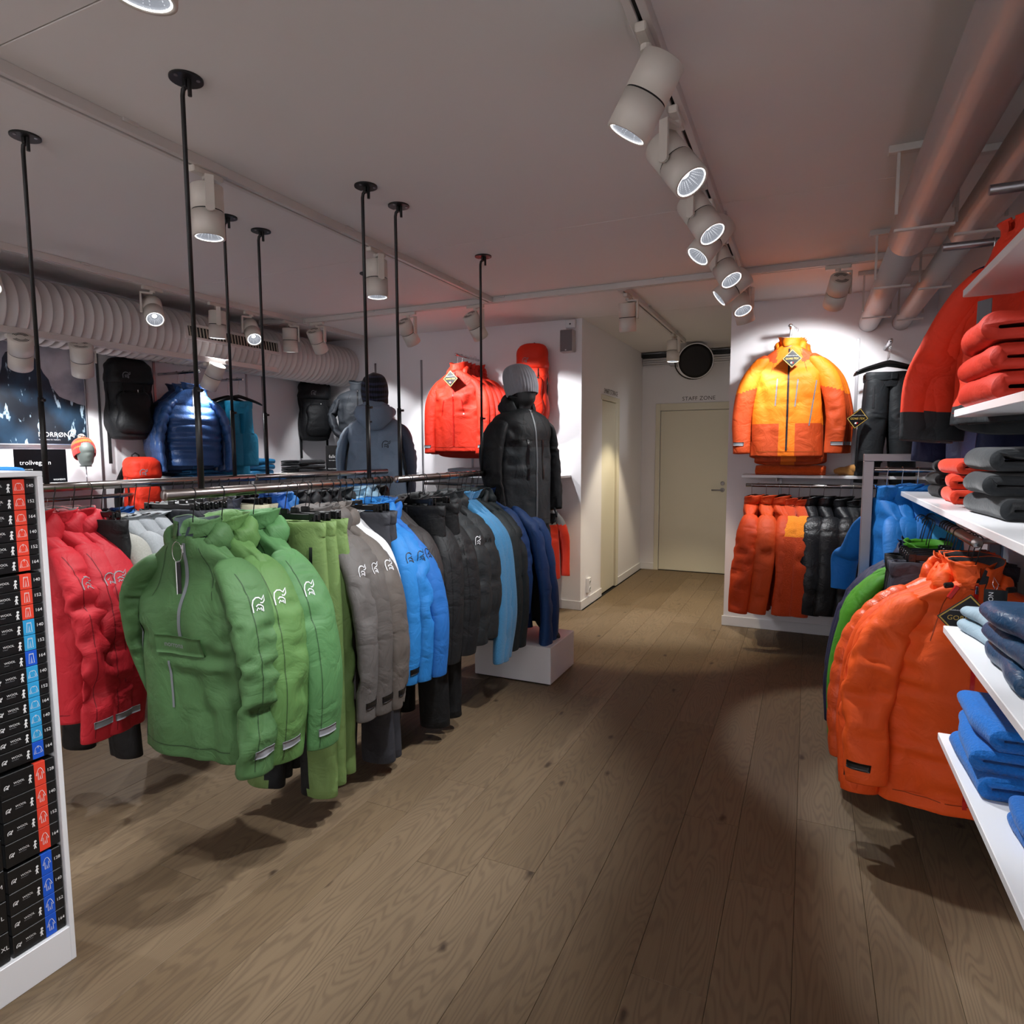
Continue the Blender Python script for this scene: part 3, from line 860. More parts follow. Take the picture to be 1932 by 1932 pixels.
mb = MB(); mb.box((PX0 - .08, 6.945, 0), (PX0 + .012, 7.03, 2.075), .003); mb.box((PX0 - .02, 6.36, 2.025), (PX0 + .012, 6.945, 2.075), .003)
mb.build('door_frame', M_CREAM, d2)
# lettering on the walls
put_text('door_lettering', 'STAFF ZONE', (-1.425, PYB - .0012, 2.115), (1, 0, 0), (0, 0, 1), .046, M_DARKP, d1, spacing=1.06)
put_text('door_lettering', 'SMART STORAGE', (PX0 + .0012, 6.46, 2.075 + .02), (0, 1, 0), (0, 0, 1), .05, M_DARKP, d2, spacing=.92)
# baseboards
def base(name, a, b):
    mb = MB(); mb.box(a, b, .003); struct(name, mb, M_TRIM)
base('baseboard_left', (XL, YF, 0), (XL + .013, YB, .085))
base('baseboard_right', (XR - .013, YF, 0), (XR, YB, .085))
base('baseboard_back_left', (XL, YB - .013, 0), (PX0 - .0005, YB, .085))
base('baseboard_back_right', (PX1 - .013, YB - .013, 0), (XR, YB, .085))
mb = MB(); mb.box((PX0, YB - .013, 0), (PX0 + .013, 6.40, .085), .003); mb.box((PX0, 7.03, 0), (PX0 + .013, PYB, .085), .003); mb.box((PX0, PYB - .013, 0), (-1.745, PYB, .085), .003)
struct('baseboard_passage', mb, M_TRIM)
# slotted shelf standards sunk in the walls
k = 1
for y in (3.19, 3.66, 4.62, 4.82):
    mb = MB(); mb.box((XL, y - .011, .5), (XL + .006, y + .011, 2.36), .001); struct('trim_%d' % k, mb, M_ALU); k += 1
for x in (-4.22, -3.646, -3.06, -2.44, -.2, .32):
    mb = MB(); mb.box((x - .011, YB - .006, .5 if x < -1 else .12), (x + .011, YB, 2.44 if x < -3.3 else 2.36), .001); struct('trim_%d' % k, mb, M_ALU); k += 1

# ------------------------------------------------------------------ ceiling services
dt = thing('ventilation_duct', 'white spiral ventilation duct along the left wall under the ceiling', 'duct', (-4.64, -1.0, 2.42))
rings = []; prof = []
y = 0.0
while y < 6.70:
    prof += [(y, .208), (y + .052, .208), (y + .056, .2135), (y + .062, .2135), (y + .066, .208)]; y += .066
dm = MB(); dm.lathe(prof, (0, 0, 0), (0, 1, 0), 40); dm.build('duct_shell', M_GALV, dt, True)
gm = MB()                                                                            # slotted grille set in the duct's side
a0 = math.radians(8)
u_, v_ = Vector((math.cos(a0), 0, math.sin(a0))), Vector((-math.sin(a0), 0, math.cos(a0)))
Mg = Matrix(((u_.x, 0, v_.x, 0), (0, 1, 0, 0), (u_.z, 0, v_.z, 0), (0, 0, 0, 1)))
GY0, GY1 = 4.62, 5.56
gm.box((.20, GY0 - .03, -.062), (.218, GY0, .062), .002, Mg); gm.box((.20, GY1, -.062), (.218, GY1 + .03, .062), .002, Mg)
gm.box((.20, GY0, .04), (.218, GY1, .062), .002, Mg); gm.box((.20, GY0, -.062), (.218, GY1, -.04), .002, Mg)
gr = gm.build('grille_frame', M_GALV, dt)
gb = MB(); gb.box((.198, GY0, -.042), (.2135, GY1, .042), 0, Mg); gb.build('grille_back', M_DARK, gr)
gv = MB()
for i in range(30):
    yy = GY0 + (GY1 - GY0) * (i + .5) / 30
    gv.box((.2136, yy - .0065, -.041), (.217, yy + .0065, .041), 0, Mg)
o = gv.build('grille_slats', paint('grille_beige', 'a89e90', .5), gr)

def pipe(name, label, pts, rs_, m, rest):
    t = thing(name, label, 'pipe', pts[0])
    b = MB(); o0 = Vector(pts[0])
    for i in range(len(pts) - 1): b.cyl(Vector(pts[i]) - o0, Vector(pts[i + 1]) - o0, rs_[i], n=28)
    b.build('pipe_run', m, t, True)
    for yy, r in rest:
        h = MB(); x = pts[0][0]
        zt = ZC - o0.z
        for sx in (-1, 1): h.box((sx * (r + .012) - .006, yy - o0.y - .006, -.03), (sx * (r + .012) + .006, yy - o0.y + .006, zt), .001)
        h.box((-r - .05, yy - o0.y - .02, zt - .028), (r + .05, yy - o0.y + .02, zt), .002)
        h.box((-r - .018, yy - o0.y - .01, -r - .012), (r + .018, yy - o0.y + .01, -r - .002), .001)
        h.build('pipe_hanger', M_RAILW, t)
    return t
pipe('drain_pipe', 'thick grey drain pipe along the right side of the ceiling, the one nearer the aisle', [(.385, -2.5, 2.475), (.385, 3.55, 2.475), (.385, YB, 2.475)], [.086, .07], M_PIPE, [(1.0, .086), (3.1, .086), (4.2, .07), (5.1, .07)])
pipe('drain_pipe', 'slimmer grey pipe next to the right wall, behind the thick drain pipe', [(.60, -2.5, 2.46), (.60, 3.5, 2.46), (.60, YB, 2.46)], [.072, .06], M_PIPE, [(1.2, .072), (3.25, .072), (4.3, .06), (5.25, .06)])
pipe('conduit', 'thin grey conduit running between the two drain pipes', [(.50, -2.5, 2.60), (.50, 2.0, 2.60), (.50, 5.6, 2.60)], [.016, .016], M_PIPE, [])

def track(label, a, b, zt=ZC, seg=True):
    t = thing('lighting_track', label, 'track', ((a[0] + b[0]) / 2, (a[1] + b[1]) / 2, zt))
    al = abs(b[0] - a[0]) > abs(b[1] - a[1]); hl = (abs(b[0] - a[0]) if al else abs(b[1] - a[1])) / 2
    def bx(mb, u0, u1, v0, v1, z0, z1, bv=.0015):
        mb.box((u0, v0, z0) if al else (v0, u0, z0), (u1, v1, z1) if al else (v1, u1, z1), bv)
    mb = MB(); bx(mb, -hl, hl, -.03, -.0065, -.04, 0); bx(mb, -hl, hl, .0065, .03, -.04, 0); bx(mb, -hl, hl, -.0065, .0065, -.01, 0)
    mb.build('track_body', M_RAILW, t)
    mb = MB(); bx(mb, -hl + .01, hl - .01, -.0062, .0062, -.03, -.0105, 0); mb.build('slot', M_DARK, t)
    mb = MB(); bx(mb, -hl - .02, -hl, -.032, .032, -.042, 0); bx(mb, hl, hl + .02, -.032, .032, -.042, 0); mb.build('end_cap', M_RAILW, t)
    n = max(1, int(hl * 2 / 1.2))
    for i in range(n):
        u = -hl + (i + .6) * 2 * hl / n
        mb = MB(); bx(mb, u - .03, u + .03, -.04, -.03, -.012, 0); bx(mb, u - .03, u + .03, .03, .04, -.012, 0); mb.build('clip', M_RAILW, t)
    return t
track('long white lighting track right of centre, carrying the row of big lit spotlights', (-.46, -2.8), (-.46, 5.5))
track('white lighting track above the front clothes rails, meeting the cross track in a corner', (-2.33, -2.8), (-2.33, 4.66))
track('white lighting track in front of the spiral duct, parallel to the left wall', (-4.28, -2.8), (-4.28, 5.62))
track('white cross track along the back of the shop ceiling, left part', (-4.2, 4.70), (-.5, 4.70))
track('white cross track along the back of the shop ceiling, right part toward the pipes', (-.42, 4.70), (.68, 4.70))
track('short white track leading into the passage with the staff door', (-1.28, 4.76), (-1.28, 7.25))
track('white lighting track hung low under the spiral duct', (-4.32, .4), (-4.32, 4.4), 2.245)
track('short white track running left from the corner above the duct', (-4.62, 4.58), (-4.34, 4.58))

WARM, COOL = (1.0, .86, .60), (.97, .985, 1.0)
def spot(label, mount, aim, power=60, size=38, arm=1, low=False, al='y', r=.064, hl=.105, col=COOL, lit=True, blend=.35, group=None):
    """track spotlight; mount on the track's underside"""
    t = thing('track_spotlight', label, 'spotlight', mount, 0, group)
    mt = Vector(mount); dz = .165 if not low else .10
    pv = Vector((0, 0, -dz)); ax = (Vector(aim) - (mt + pv)).normalized()
    ad = MB()
    if al == 'y': ad.box((-.016, -.075, -.026), (.016, .075, 0), .004)
    else: ad.box((-.075, -.016, -.026), (.075, .016, 0), .004)
    ad.cyl((0, 0, -.026), (0, 0, -.042), .017, n=14); ad.build('adapter', M_SPOT, t)
    # side arm: perpendicular to the aim, in plan
    s = Vector((ax.y, -ax.x, 0))
    s = s.normalized() if s.length > .12 else Vector((1, 0, 0)).lerp(Vector((0, -1, 0)), 0.4).normalized()
    s *= arm
    o_ = s * (r + .012); zt = -.05
    am = MB()
    def bar(p, q, wdt, th_):
        u, v, a = frame_from(q - p)
        sd = s.normalized(); n_ = a.cross(sd)
        if n_.length < .3: sd = Vector((0, 0, 1)); n_ = a.cross(sd)
        n_.normalize(); R = []
        for c in (p, q): R.append([tuple(c + sd * (th_ * i) + n_ * (wdt * j)) for i, j in ((-1, -1), (1, -1), (1, 1), (-1, 1))])
        am.ring_loft(R)
    bar(Vector((0, 0, zt + .004)), o_ + Vector((0, 0, zt + .004)) + s * .004, .017, .006)
    bar(o_ + Vector((0, 0, zt + .01)), o_ + Vector((0, 0, -dz - .012)), .017, .005)
    am.cyl(o_ - s * .006 + pv, o_ + s * .006 + pv, .018, n=14)
    am.build('arm', M_SPOT, t)
    rear = pv - ax * hl; fr = pv + ax * hl
    b = MB(); b.lathe([(0, r * .9), (.004, r), (hl - .002, r)], rear, ax, 28); b.build('heat_sink', M_SPOT, t, True)
    b = MB(); b.cyl(pv - ax * .003, pv + ax * .004, r * .965, n=28); b.build('gap_ring', M_DARK, t, True)
    b = MB(); b.lathe([(.003, r), (hl, r), (hl, r * .86), (hl - .004, r * .86)], pv, ax, 28, True, False); b.build('housing', M_SPOT, t, True)
    b = MB(); prof = []
    for i in range(9): prof += [(hl - .005 - i * .0045, r * (.85 - .06 * i)), (hl - .0065 - i * .0045, r * (.835 - .06 * i))]
    b.lathe(prof, pv, ax, 28, False, True)
    lens = b.build('reflector', glow('lamp_reflector', 'e8eefc', .30, '3c3f44') if lit else M_CHROME, t)
    if lit:
        b = MB(); u, v, a = frame_from(ax)
        for k in range(20):
            t0 = 2 * PI * k / 20; q = [pv + ax * (hl - .0062 - f * .034) + u * (r * (.838 - .46 * f) * math.cos(t0 + w_)) + v * (r * (.838 - .46 * f) * math.sin(t0 + w_)) for f, w_ in ((0, -.05), (0, .05), (1, .05), (1, -.05))]
            b.add([tuple(x) for x in q], [(0, 1, 2, 3)])
        b.build('reflector_rib', glow('lamp_rib', 'f4f7ff', .75, '3c3f44'), lens)
        b = MB(); b.lathe([(hl - .0425, r * .26), (hl - .041, r * .24)], pv, ax, 16); b.build('light_source', glow('lamp_led', 'ffffff', 4.0), lens)
    b = MB(); b.lathe([(hl - .0035, r * .855), (hl - .0015, r * .855), (hl - .0015, r * .79), (hl - .0035, r * .79)], pv, ax, 28, False, False)
    b.build('bezel', glow('lamp_rim', 'ffffff', 3.0) if lit else M_CHROME, t)
    vt = MB(); u, v, a = frame_from(ax)
    for q in (.42, .55, .68):
        for a0, a1 in ((.5, 2.64), (3.64, 5.78)):
            pts = [rear - ax * .0008 + u * (r * q * math.cos(a0 + (a1 - a0) * i / 9)) + v * (r * q * math.sin(a0 + (a1 - a0) * i / 9)) for i in range(10)]
            V = []; 
            for p_ in pts:
                d_ = (p_ - rear).normalized(); V += [tuple(p_ - d_ * .0022), tuple(p_ + d_ * .0022)]
            vt.add(V, [(2 * i, 2 * i + 2, 2 * i + 3, 2 * i + 1) for i in range(9)])
    vt.build('vent_slots', M_DARK, t)
    if power:
        L = bpy.data.lights.new('spot_lamp', 'SPOT'); L.energy = power * LIGHT_GAIN; L.spot_size = math.radians(size); L.spot_blend = blend
        L.shadow_soft_size = .035; L.color = col
        lo = link(bpy.data.objects.new('spot_lamp', L)); lo.location = mt + pv + ax * (hl + .006)
        lo.rotation_euler = ax.to_track_quat('-Z', 'Y').to_euler()
    return t
ZM = 2.672
P0 = 100
spot('biggest white spotlight nearest the camera, its lit lens tilted left toward the green anoraks', (-.46, 1.93, ZM), (-1.6, 2.0, .6), P0 * 1.3, 70, blend=.9)
spot('second big white spotlight on the long track, lit lens turned right toward the camera', (-.46, 2.40, ZM), (.62, 1.95, 1.0), P0, 42)
spot('third spotlight on the long track, ribbed lit lens facing right', (-.46, 2.98, ZM), (.62, 2.45, .8), P0, 44)
spot('fourth spotlight on the long track, lit lens tilted down left', (-.46, 3.30, ZM), (-1.75, 2.5, .6), P0 * 1.5, 70, blend=.9)
spot('fifth spotlight on the long track, lit lens facing down right', (-.46, 3.80, ZM), (.55, 3.1, .7), P0 * .9, 40)
spot('sixth spotlight on the long track, pointing away down left with dark lens hidden', (-.46, 4.28, ZM), (-1.7, 4.0, 1.45), P0 * .7, 50, blend=.6)
spot('seventh spotlight on the long track, small lit lens facing down right', (-.46, 4.62, ZM), (.35, 3.8, .5), P0 * .8, 42, arm=-1)
spot('farthest spotlight on the long track, half hidden behind the seventh', (-.46, 4.92, ZM), (-.1, 5.6, 1.0), P0 * .7, 44)
spot('spotlight alone on the right cross track, aimed at the orange jacket wall', (.13, 4.70, ZM), (-.08, 5.62, 1.75), P0 * .62, 92, al='x')
spot('white spotlight hanging straight down over the front rails, nearer one of two', (-2.33, 2.03, ZM), (-2.30, 2.02, 0), P0 * .9, 60)
spot('white spotlight hanging straight down over the front rails, farther one of two', (-2.33, 3.2, ZM), (-2.28, 3.2, 0), P0 * .8, 60)
spot('lit spotlight in front of the duct turned toward the camera, left of two', (-4.28, 3.22, ZM), (-2.9, 2.4, 1.0), P0 * .7, 46)
spot('white spotlight before the duct grille seen from its vented top', (-4.28, 3.77, ZM), (-4.42, 3.82, .6), P0 * .35, 72)
spot('lit spotlight right of the duct grille turned toward the camera', (-4.28, 4.12, ZM), (-2.9, 3.3, 1.0), P0 * .7, 46)
spot('spotlight beside the track corner pointing down, left of a pair', (-4.28, 4.56, ZM), (-4.42, 4.75, .6), P0 * .35, 72)
spot('spotlight beside the track corner tilted right, right of a pair', (-4.09, 4.70, ZM), (-4.25, 5.6, 1.4), P0 * .42, 84, al='x')
spot('spotlight on the left cross track aimed at the red jacket wall', (-3.11, 4.70, ZM), (-3.0, 5.65, 1.4), P0 * .8, 88, al='x')
spot('spotlight on the left cross track above the red backpack', (-2.47, 4.70, ZM), (-2.2, 5.65, 1.3), P0 * .9, 84, al='x')
spot('spotlight hanging at the mouth of the passage, lens hidden', (-1.28, 4.9, ZM), (-1.3, 5.4, 0), P0 * .8, 60, col=WARM)
spot('small lit spotlight deep in the passage before the round loudspeaker', (-1.28, 6.72, ZM), (-1.3, 6.6, 0), P0 * 1.15, 78, col=WARM)
spot('low spotlight with vented top before the mountain poster', (-4.32, 2.36, 2.205), (-4.85, 2.6, 1.45), P0 * .5, 84, low=True)
spot('low spotlight between the poster and the black backpack', (-4.32, 2.72, 2.205), (-4.75, 3.0, 1.3), P0 * .45, 84, low=True)
spot('low spotlight in front of the blue down jacket', (-4.32, 3.74, 2.205), (-4.7, 3.72, 1.5), P0 * .4, 60, low=True)
spot('spotlight at the top left picture edge, only its lit rim showing', (-1.225, .94, ZM), (-1.5, 1.0, 0), P0 * .5, 60)
track('short white track out over the near end of the front rail', (-1.225, -2.5), (-1.225, 1.08))
spot('spotlight on the left duct track, cut off by the left picture edge', (-4.28, 2.19, ZM), (-3.0, 1.7, .8), P0 * .6, 50)
# unseen spotlights added as soft fill, several washing the walls behind the camera
for nm, mx, my, ax_, ay_, az_, pw, sz in (('first', -.46, 1.25, .75, 1.3, 1.3, .3, 46), ('second', -.46, .85, -2.2, 1.25, .8, .6, 60), ('third', -.46, .3, .75, .6, 1.0, .3, 52), ('fourth', -.46, -.5, .8, -.5, 1.2, .5, 95), ('fifth', -.46, -1.4, -.5, -3.2, 1.5, 1.8, 110),
        ('sixth', -1.6, -.8, -1.6, -3.2, 1.6, 1.8, 110), ('seventh', -2.33, -.6, -2.4, -3.2, 1.6, 1.8, 110), ('eighth', -2.33, .7, -2.4, .6, 0, .8, 70), ('ninth', -4.28, .8, -3.2, .3, .8, 1, 60), ('tenth', -4.28, -.8, -4.4, -3.2, 1.5, 1.8, 110), ('eleventh', -3.6, -1.6, -4.9, -1.6, 1.4, 1.7, 100)):
    spot('added unseen fill spotlight out of view, the %s counted from the right front one' % nm, (mx, my, ZM), (ax_, ay_, az_), P0 * pw, sz, group='added fill spotlights out of view')

# ------------------------------------------------------------------ hung clothes rails
RAIL_Z = 1.362
def rack(label, x, y0, y1, rods, z=RAIL_Z):
    t = thing('clothes_rail', label, 'clothes rail', (x, (y0 + y1) / 2, z))
    h = (y1 - y0) / 2; c = (y0 + y1) / 2
    m = MB(); m.lathe([(0, .0165), (.002, .0185), (2 * h - .002, .0185), (2 * h, .0165)], (0, -h, 0), (0, 1, 0), 24); m.build('rail_tube', M_STEEL, t, True)
    for y in rods:
        dy = y - c; zt = ZC - z; zj = .36
        m = MB(); m.tube([(0, dy, .012), (0, dy, zj)], .0105, 12); m.tube([(0, dy, zj - .01), (0, dy, zt - .05), (.004, dy, zt - .032), (.018, dy, zt - .022)], .0075, 10)
        r = m.build('hanging_rod', M_BLACKM, t, True)
        m = MB(); m.lathe([(0, .052), (.006, .052), (.007, .049)], (.02, dy, zt), (0, 0, -1), 28); m.box((.012, dy - .012, zt - .03), (.028, dy + .012, zt - .004), .003)
        m.cyl((.034, dy, zt - .006), (.034, dy, zt - .058), .0065, n=10); m.build('ceiling_plate', M_BLACKM, r)
        m = MB()
        for k in range(3):
            a = k * 2.094 + .5; m.cyl((.02 + .038 * math.cos(a), dy + .038 * math.sin(a), zt - .007), (.02 + .038 * math.cos(a), dy + .038 * math.sin(a), zt - .0095), .006, n=10)
        m.build('screw', M_ALU, r)
        m = MB(); m.cyl((.008, dy, zj - .012), (.026, dy, zj - .012), .006, n=10); m.build('clamp_knob', M_BLACK, r)
    return t
rack('steel clothes rail on black ceiling rods holding the green anoraks, nearest of the four', -1.9, 1.43, 2.69, (1.576, 2.515))
rack('steel clothes rail on black ceiling rods holding black and navy clothes before the grey-beanie mannequin', -1.9, 2.735, 4.08, (2.745 + .03, 3.688))
rack('steel clothes rail in the second row holding the red jackets and white shirts', -2.79, 1.43, 2.655, (1.584, 2.528))
rack('steel clothes rail in the second row, its far end before the blue-jacketed mannequin', -2.79, 2.675, 3.9, (2.758, 3.70))

# ------------------------------------------------------------------ display case of boxes at the left picture edge
FX = -1.936
cs = thing('display_case', 'tall white display case filled with black boxes at the left picture edge', 'display case', (FX - .17, .8, 0))
def case_part(name, a, b, bv=.0015):
    m = MB(); m.box((a[0] - (FX - .17), a[1] - .8, a[2]), (b[0] - (FX - .17), b[1] - .8, b[2]), bv); return m.build(name, M_WHITE, cs)
case_part('side_panel', (FX - .34, 1.0765, 0), (FX, 1.0905, 1.4365)); case_part('side_panel', (FX - .34, .772, 0), (FX, .786, 1.4365))
case_part('top_panel', (FX - .34, .772, 1.4365), (FX, 1.0905, 1.451)); case_part('plinth', (FX - .34, .786, 0), (FX, 1.0765, .1075))
case_part('back_panel', (FX - .34, .786, .1075), (FX - .33, 1.0765, 1.4365)); case_part('divider', (FX - .33, .9315, .1075), (FX - .03, .9335, 1.4365), 0)
for zc in (1.1745, .6395, .3665): case_part('shelf', (FX - .33, .9335, zc - .002), (FX - .05, 1.0765, zc + .002), 0)
M_BOX = paint('black_carton', '0f1012', .42)
LAB = {'red': paint('label_red', 'e8432e', .5), 'sky': paint('label_sky', '2f9fd8', .5), 'blue': paint('label_blue', '1257cf', .5)}
ICON = {'tee': [[(-.9, -.7), (-.55, .55), (-.3, .75), (.3, .75), (.55, .55), (.9, -.7), (.68, -.8), (.45, .0), (.45, -.75), (-.45, -.75), (-.45, .0), (-.68, -.8), (-.9, -.7)], [(-.28, .74), (0, .6), (.28, .74)]],
        'longs': [[(-.32, .85), (.32, .85), (.42, -.9), (.12, -.9), (0, .35), (-.12, -.9), (-.42, -.9), (-.32, .85)], [(-.32, .7), (.32, .7)]],
        'suit': [[(-.14, .95), (.14, .95), (.3, .7), (.6, -.1), (.48, -.16), (.26, .3), (.3, -.9), (.1, -.9), (0, -.25), (-.1, -.9), (-.3, -.9), (-.26, .3), (-.48, -.16), (-.6, -.1), (-.3, .7), (-.14, .95)]]}
ICON['zip'] = ICON['tee'][:1] + [[(-.16, .75), (-.13, .92), (.13, .92), (.16, .75)], [(0, .9), (0, .35)]]
FIG = [[(-.2, .15), (-.42, -.2), (-.3, -.28), (-.15, -.05), (-.16, -.35), (-.3, -.95), (-.08, -.95), (0, -.5), (.1, -.95), (.32, -.95), (.16, -.35), (.14, -.02), (.32, .1), (.42, -.02), (.24, -.2), (.2, .2), (.12, .36), (-.12, .36)]]
def carton(ph, y0, y1, z0, z1, size, lab=None, icon=None, sub=None, name='carton', d=.30, group=None, fx=FX - .012):
    t = thing(name, ph, 'box', (fx, (y0 + y1) / 2, z0), 0, group)
    w2 = (y1 - y0) / 2 - .0008; h = z1 - z0
    m = MB(); m.box((-d, -w2, .0004), (0, w2, h - .0012), .0014); m.build('box_body', M_BOX, t)
    X = (0, 1, 0); Z = (0, 0, 1)
    if lab:
        a, b = 1.0195 - (y0 + y1) / 2, 1.0485 - (y0 + y1) / 2
        m = MB(); m.box((-.012, a, .0012), (.0007, b, h - .0006), .0005); m.build('label_band', LAB[lab], t)
        Vi, Fi = ribbon2d(ICON[icon], .07); k = .0125 if icon in ('tee', 'zip') else min(.0175, h * .36)
        P = [(.0011, (a + b) / 2 + x * k, h / 2 + y * k) for x, y in Vi]; raw('garment_icon', P, Fi, M_PRINTW, t)
        put_text('size_print', size, (.0008, 1.0625 - (y0 + y1) / 2, h / 2 - .0025), X, Z, .0088, M_PRINTW, t, 'c')
        put_text('lettering', 'WOOL', (.0008, .967 - (y0 + y1) / 2, h / 2 + .0005), X, Z, .006, M_PRINTW, t)
        put_text('lettering', sub, (.0008, .967 - (y0 + y1) / 2, h / 2 - .0055), X, Z, .0026, M_PRINTG, t)
        P = [(.0008, 1.008 - (y0 + y1) / 2 + x * .012, h / 2 - .003 + y * .0125) for x, y in FIG[0]]; raw('figure_print', P, [tuple(range(len(P)))], M_PRINTW, t)
        m = MB(); m.lathe([(0, .0034), (.0002, .0034)], (.0007, 1.008 - (y0 + y1) / 2 + .001, h / 2 + .0055), (1, 0, 0), 12); m.build('figure_print', M_PRINTW, t)
        Ve, Fe = ribbon2d(EMBLEM, .14); P = [(.0008, .944 - (y0 + y1) / 2 + x * .012, h / 2 - .008 + y * .012) for x, y in Ve]; raw('emblem_print', P, Fe, M_PRINTW, t)
    else:
        put_text('size_print', size, (.0008, (y1 - y0) / 2 - .013, h / 2 - .006), X, Z, .0115, M_PRINTW, t, 'c')
    return t
ORD = ['topmost', 'second', 'third', 'fourth', 'fifth', 'sixth']
CW = {'red': 'red', 'sky': 'sky-blue', 'blue': 'dark blue'}
def run(zs, zend, specs):
    kinds = [(l, i) for _, l, i, _ in specs]
    for i, (zt, (size, lab, icon, s2)) in enumerate(zip(zs, specs)):
        zb = zs[i + 1] if i + 1 < len(zs) else zend
        n = kinds.count((lab, icon)); k = kinds[:i].count((lab, icon))
        q = {1: ('single',), 2: ('upper of two', 'lower of two'), 3: ('topmost of three', 'middle of three', 'lowest of three'), 4: ('topmost of four', 'second of four', 'third of four', 'lowest of four')}[n][k]
        what = {'tee': 'round-necked shirt', 'zip': 'zip-necked shirt', 'longs': 'trousers', 'suit': 'one-piece suit'}[icon]
        carton('%s black box%s with %s label picturing a %s' % (q, '' if n == 1 else 'es', CW[lab], what), .935, 1.075, zb + (.0035 if i + 1 == len(zs) else 0), zt, size, lab, icon, s2)
SZ = ('140', '152', '164'); SZ4 = ('128',) + SZ
def trio(icon, sub, labs, sz=SZ): return [(a_, b_, icon, sub) for a_, b_ in zip(sz, labs)]
run([1.431, 1.389, 1.346, 1.304, 1.261, 1.22], 1.1735, trio('tee', 'Round Neck Jr', ['red'] * 3) + trio('zip', 'Zip Neck Jr', ['red'] * 3))
run([1.170, 1.126, 1.083, 1.042, .998, .954, .91, .864, .82, .779, .735, .692], .6385, trio('longs', 'Longs Jr', ['red'] * 3) + trio('longs', 'Longs Jr', ['sky', 'sky', 'blue']) + trio('tee', 'Round Neck Jr', ['sky'] * 3) + trio('zip', 'Zip Neck Jr', ['sky', 'sky', 'blue']))
run([.631, .562, .498, .437], .3655, trio('suit', 'One Piece Jr', ['red'] * 4, SZ4))
run([.361, .295, .231, .172], .1045, trio('suit', 'One Piece Jr', ['blue'] * 4, SZ4))
zc = .109
for i, s_ in enumerate(['XL', 'L', 'M', 'L', 'M', 'S', 'XL', 'L', 'M', 'S', 'XL', 'L', 'M', 'S', 'S']):
    carton('plain black box size %s in the left column, %s from the plinth' % (s_, ('first', 'second', 'third', 'fourth', 'fifth', 'sixth', 'seventh', 'eighth', 'ninth', 'tenth', 'eleventh', 'twelfth', 'thirteenth', 'fourteenth', 'fifteenth')[i]), .79, .929, zc, zc + .087, s_)
    zc += .0882

# ------------------------------------------------------------------ shelves, rails on the walls, frame, platforms
def board(label, a, b, name='wall_shelf'):
    c = [(a[i] + b[i]) / 2 for i in range(3)]
    t = thing(name, label, 'shelf', (c[0], c[1], a[2]))
    m = MB(); m.box([a[i] - (c[i] if i < 2 else a[2]) for i in range(3)], [b[i] - (c[i] if i < 2 else a[2]) for i in range(3)], .002); m.build('shelf_board', M_WHITE, t)
    dx, dy = b[0] - a[0], b[1] - a[1]; m = MB()
    for f in (.2, .8):
        if dx < dy:
            y = a[1] + dy * f - c[1]; x0, x1 = (-dx / 2, dx / 2 - .08) if c[0] < 0 else (-dx / 2 + .08, dx / 2)
            m.box((x0, y - .004, -.03), (x1, y + .004, -.0005), .001)
        else:
            x = a[0] + dx * f - c[0]; m.box((x - .004, -dy / 2 + .08, -.03), (x + .004, dy / 2, -.0005), .001)
    m.build('bracket', M_RAILW, t)
    return t
board('white shelf on the left wall under the mountain poster', (XL, 1.9, 1.27), (-4.5, 3.06, 1.292))
board('white shelf on the left wall carrying folded blue clothes', (XL, 3.62, 1.27), (-4.5, 4.60, 1.292))
board('white shelf on the left wall carrying the black mountaineering sign', (XL, 4.66, 1.27), (-4.5, YB, 1.292))
board('white corner shelf under the half mannequin', (-4.49, 5.32, 1.27), (-3.7, YB, 1.292))
board('white shelf on the back wall under the red jacket and red backpack', (-3.55, 5.37, 1.258), (-2.02, YB, 1.28))
board('white shelf under the orange jacket on the right back wall', (-.475, 5.40, 1.29), (.80, YB, 1.312))
board('topmost white shelf at the right edge, seen from below', (.41, .3, 1.962), (XR, 2.405, 1.985))
board('white shelf with folded red jackets at the right edge', (.41, .3, 1.602), (XR, 2.43, 1.625))
board('long white shelf with black and red folded sweaters above the right rail', (.41, .3, 1.282), (XR, 3.62, 1.305))
board('white shelf with pale grey trousers and navy folded clothes', (.41, .3, .922), (XR, 2.40, .945))
board('lowest white shelf with folded blue fleeces', (.41, .3, .575), (XR, 2.385, .598))
def wall_rail(label, a, b, r, m=None, back=None):
    c = [(a[i] + b[i]) / 2 for i in range(3)]
    t = thing('wall_rail', label, 'clothes rail', c)
    P = [Vector(p) - Vector(c) for p in (a, b)]; dr = (P[1] - P[0]).normalized()
    k = MB(); k.lathe([(0, r * .9), (.002, r), ((P[1] - P[0]).length - .002, r), ((P[1] - P[0]).length, r * .9)], P[0], dr, 20); k.build('rail_tube', m or M_STEEL, t, True)
    if back:
        k = MB()
        for f in (.06, .94) if (P[1] - P[0]).length > .5 else (.5,):
            q = P[0].lerp(P[1], f); e = Vector(back) ; k.cyl(q, q + e, r * .55, n=10)
        k.build('rail_arm', M_ALU, t, True)
    return t
wall_rail('dark steel rail under the left wall shelves', (-4.6, 2.2, 1.19), (-4.6, 5.2, 1.19), .0145, back=(-.3, 0, 0))
wall_rail('steel rail under the back wall shelf, its white-capped end beside the black-jacketed mannequin', (-3.45, 5.45, 1.19), (-2.13, 5.45, 1.19), .0145, back=(0, .29, 0))
wall_rail('steel rail with orange and black jackets under the right back shelf', (-.44, 5.395, 1.232), (.80, 5.395, 1.232), .014, back=(0, .31, 0))
wall_rail('dark steel rail packed with hangers under the long right shelf', (.525, 2.60, 1.19), (.525, 3.6, 1.19), .018, M_STEEL, back=(.30, 0, 0))
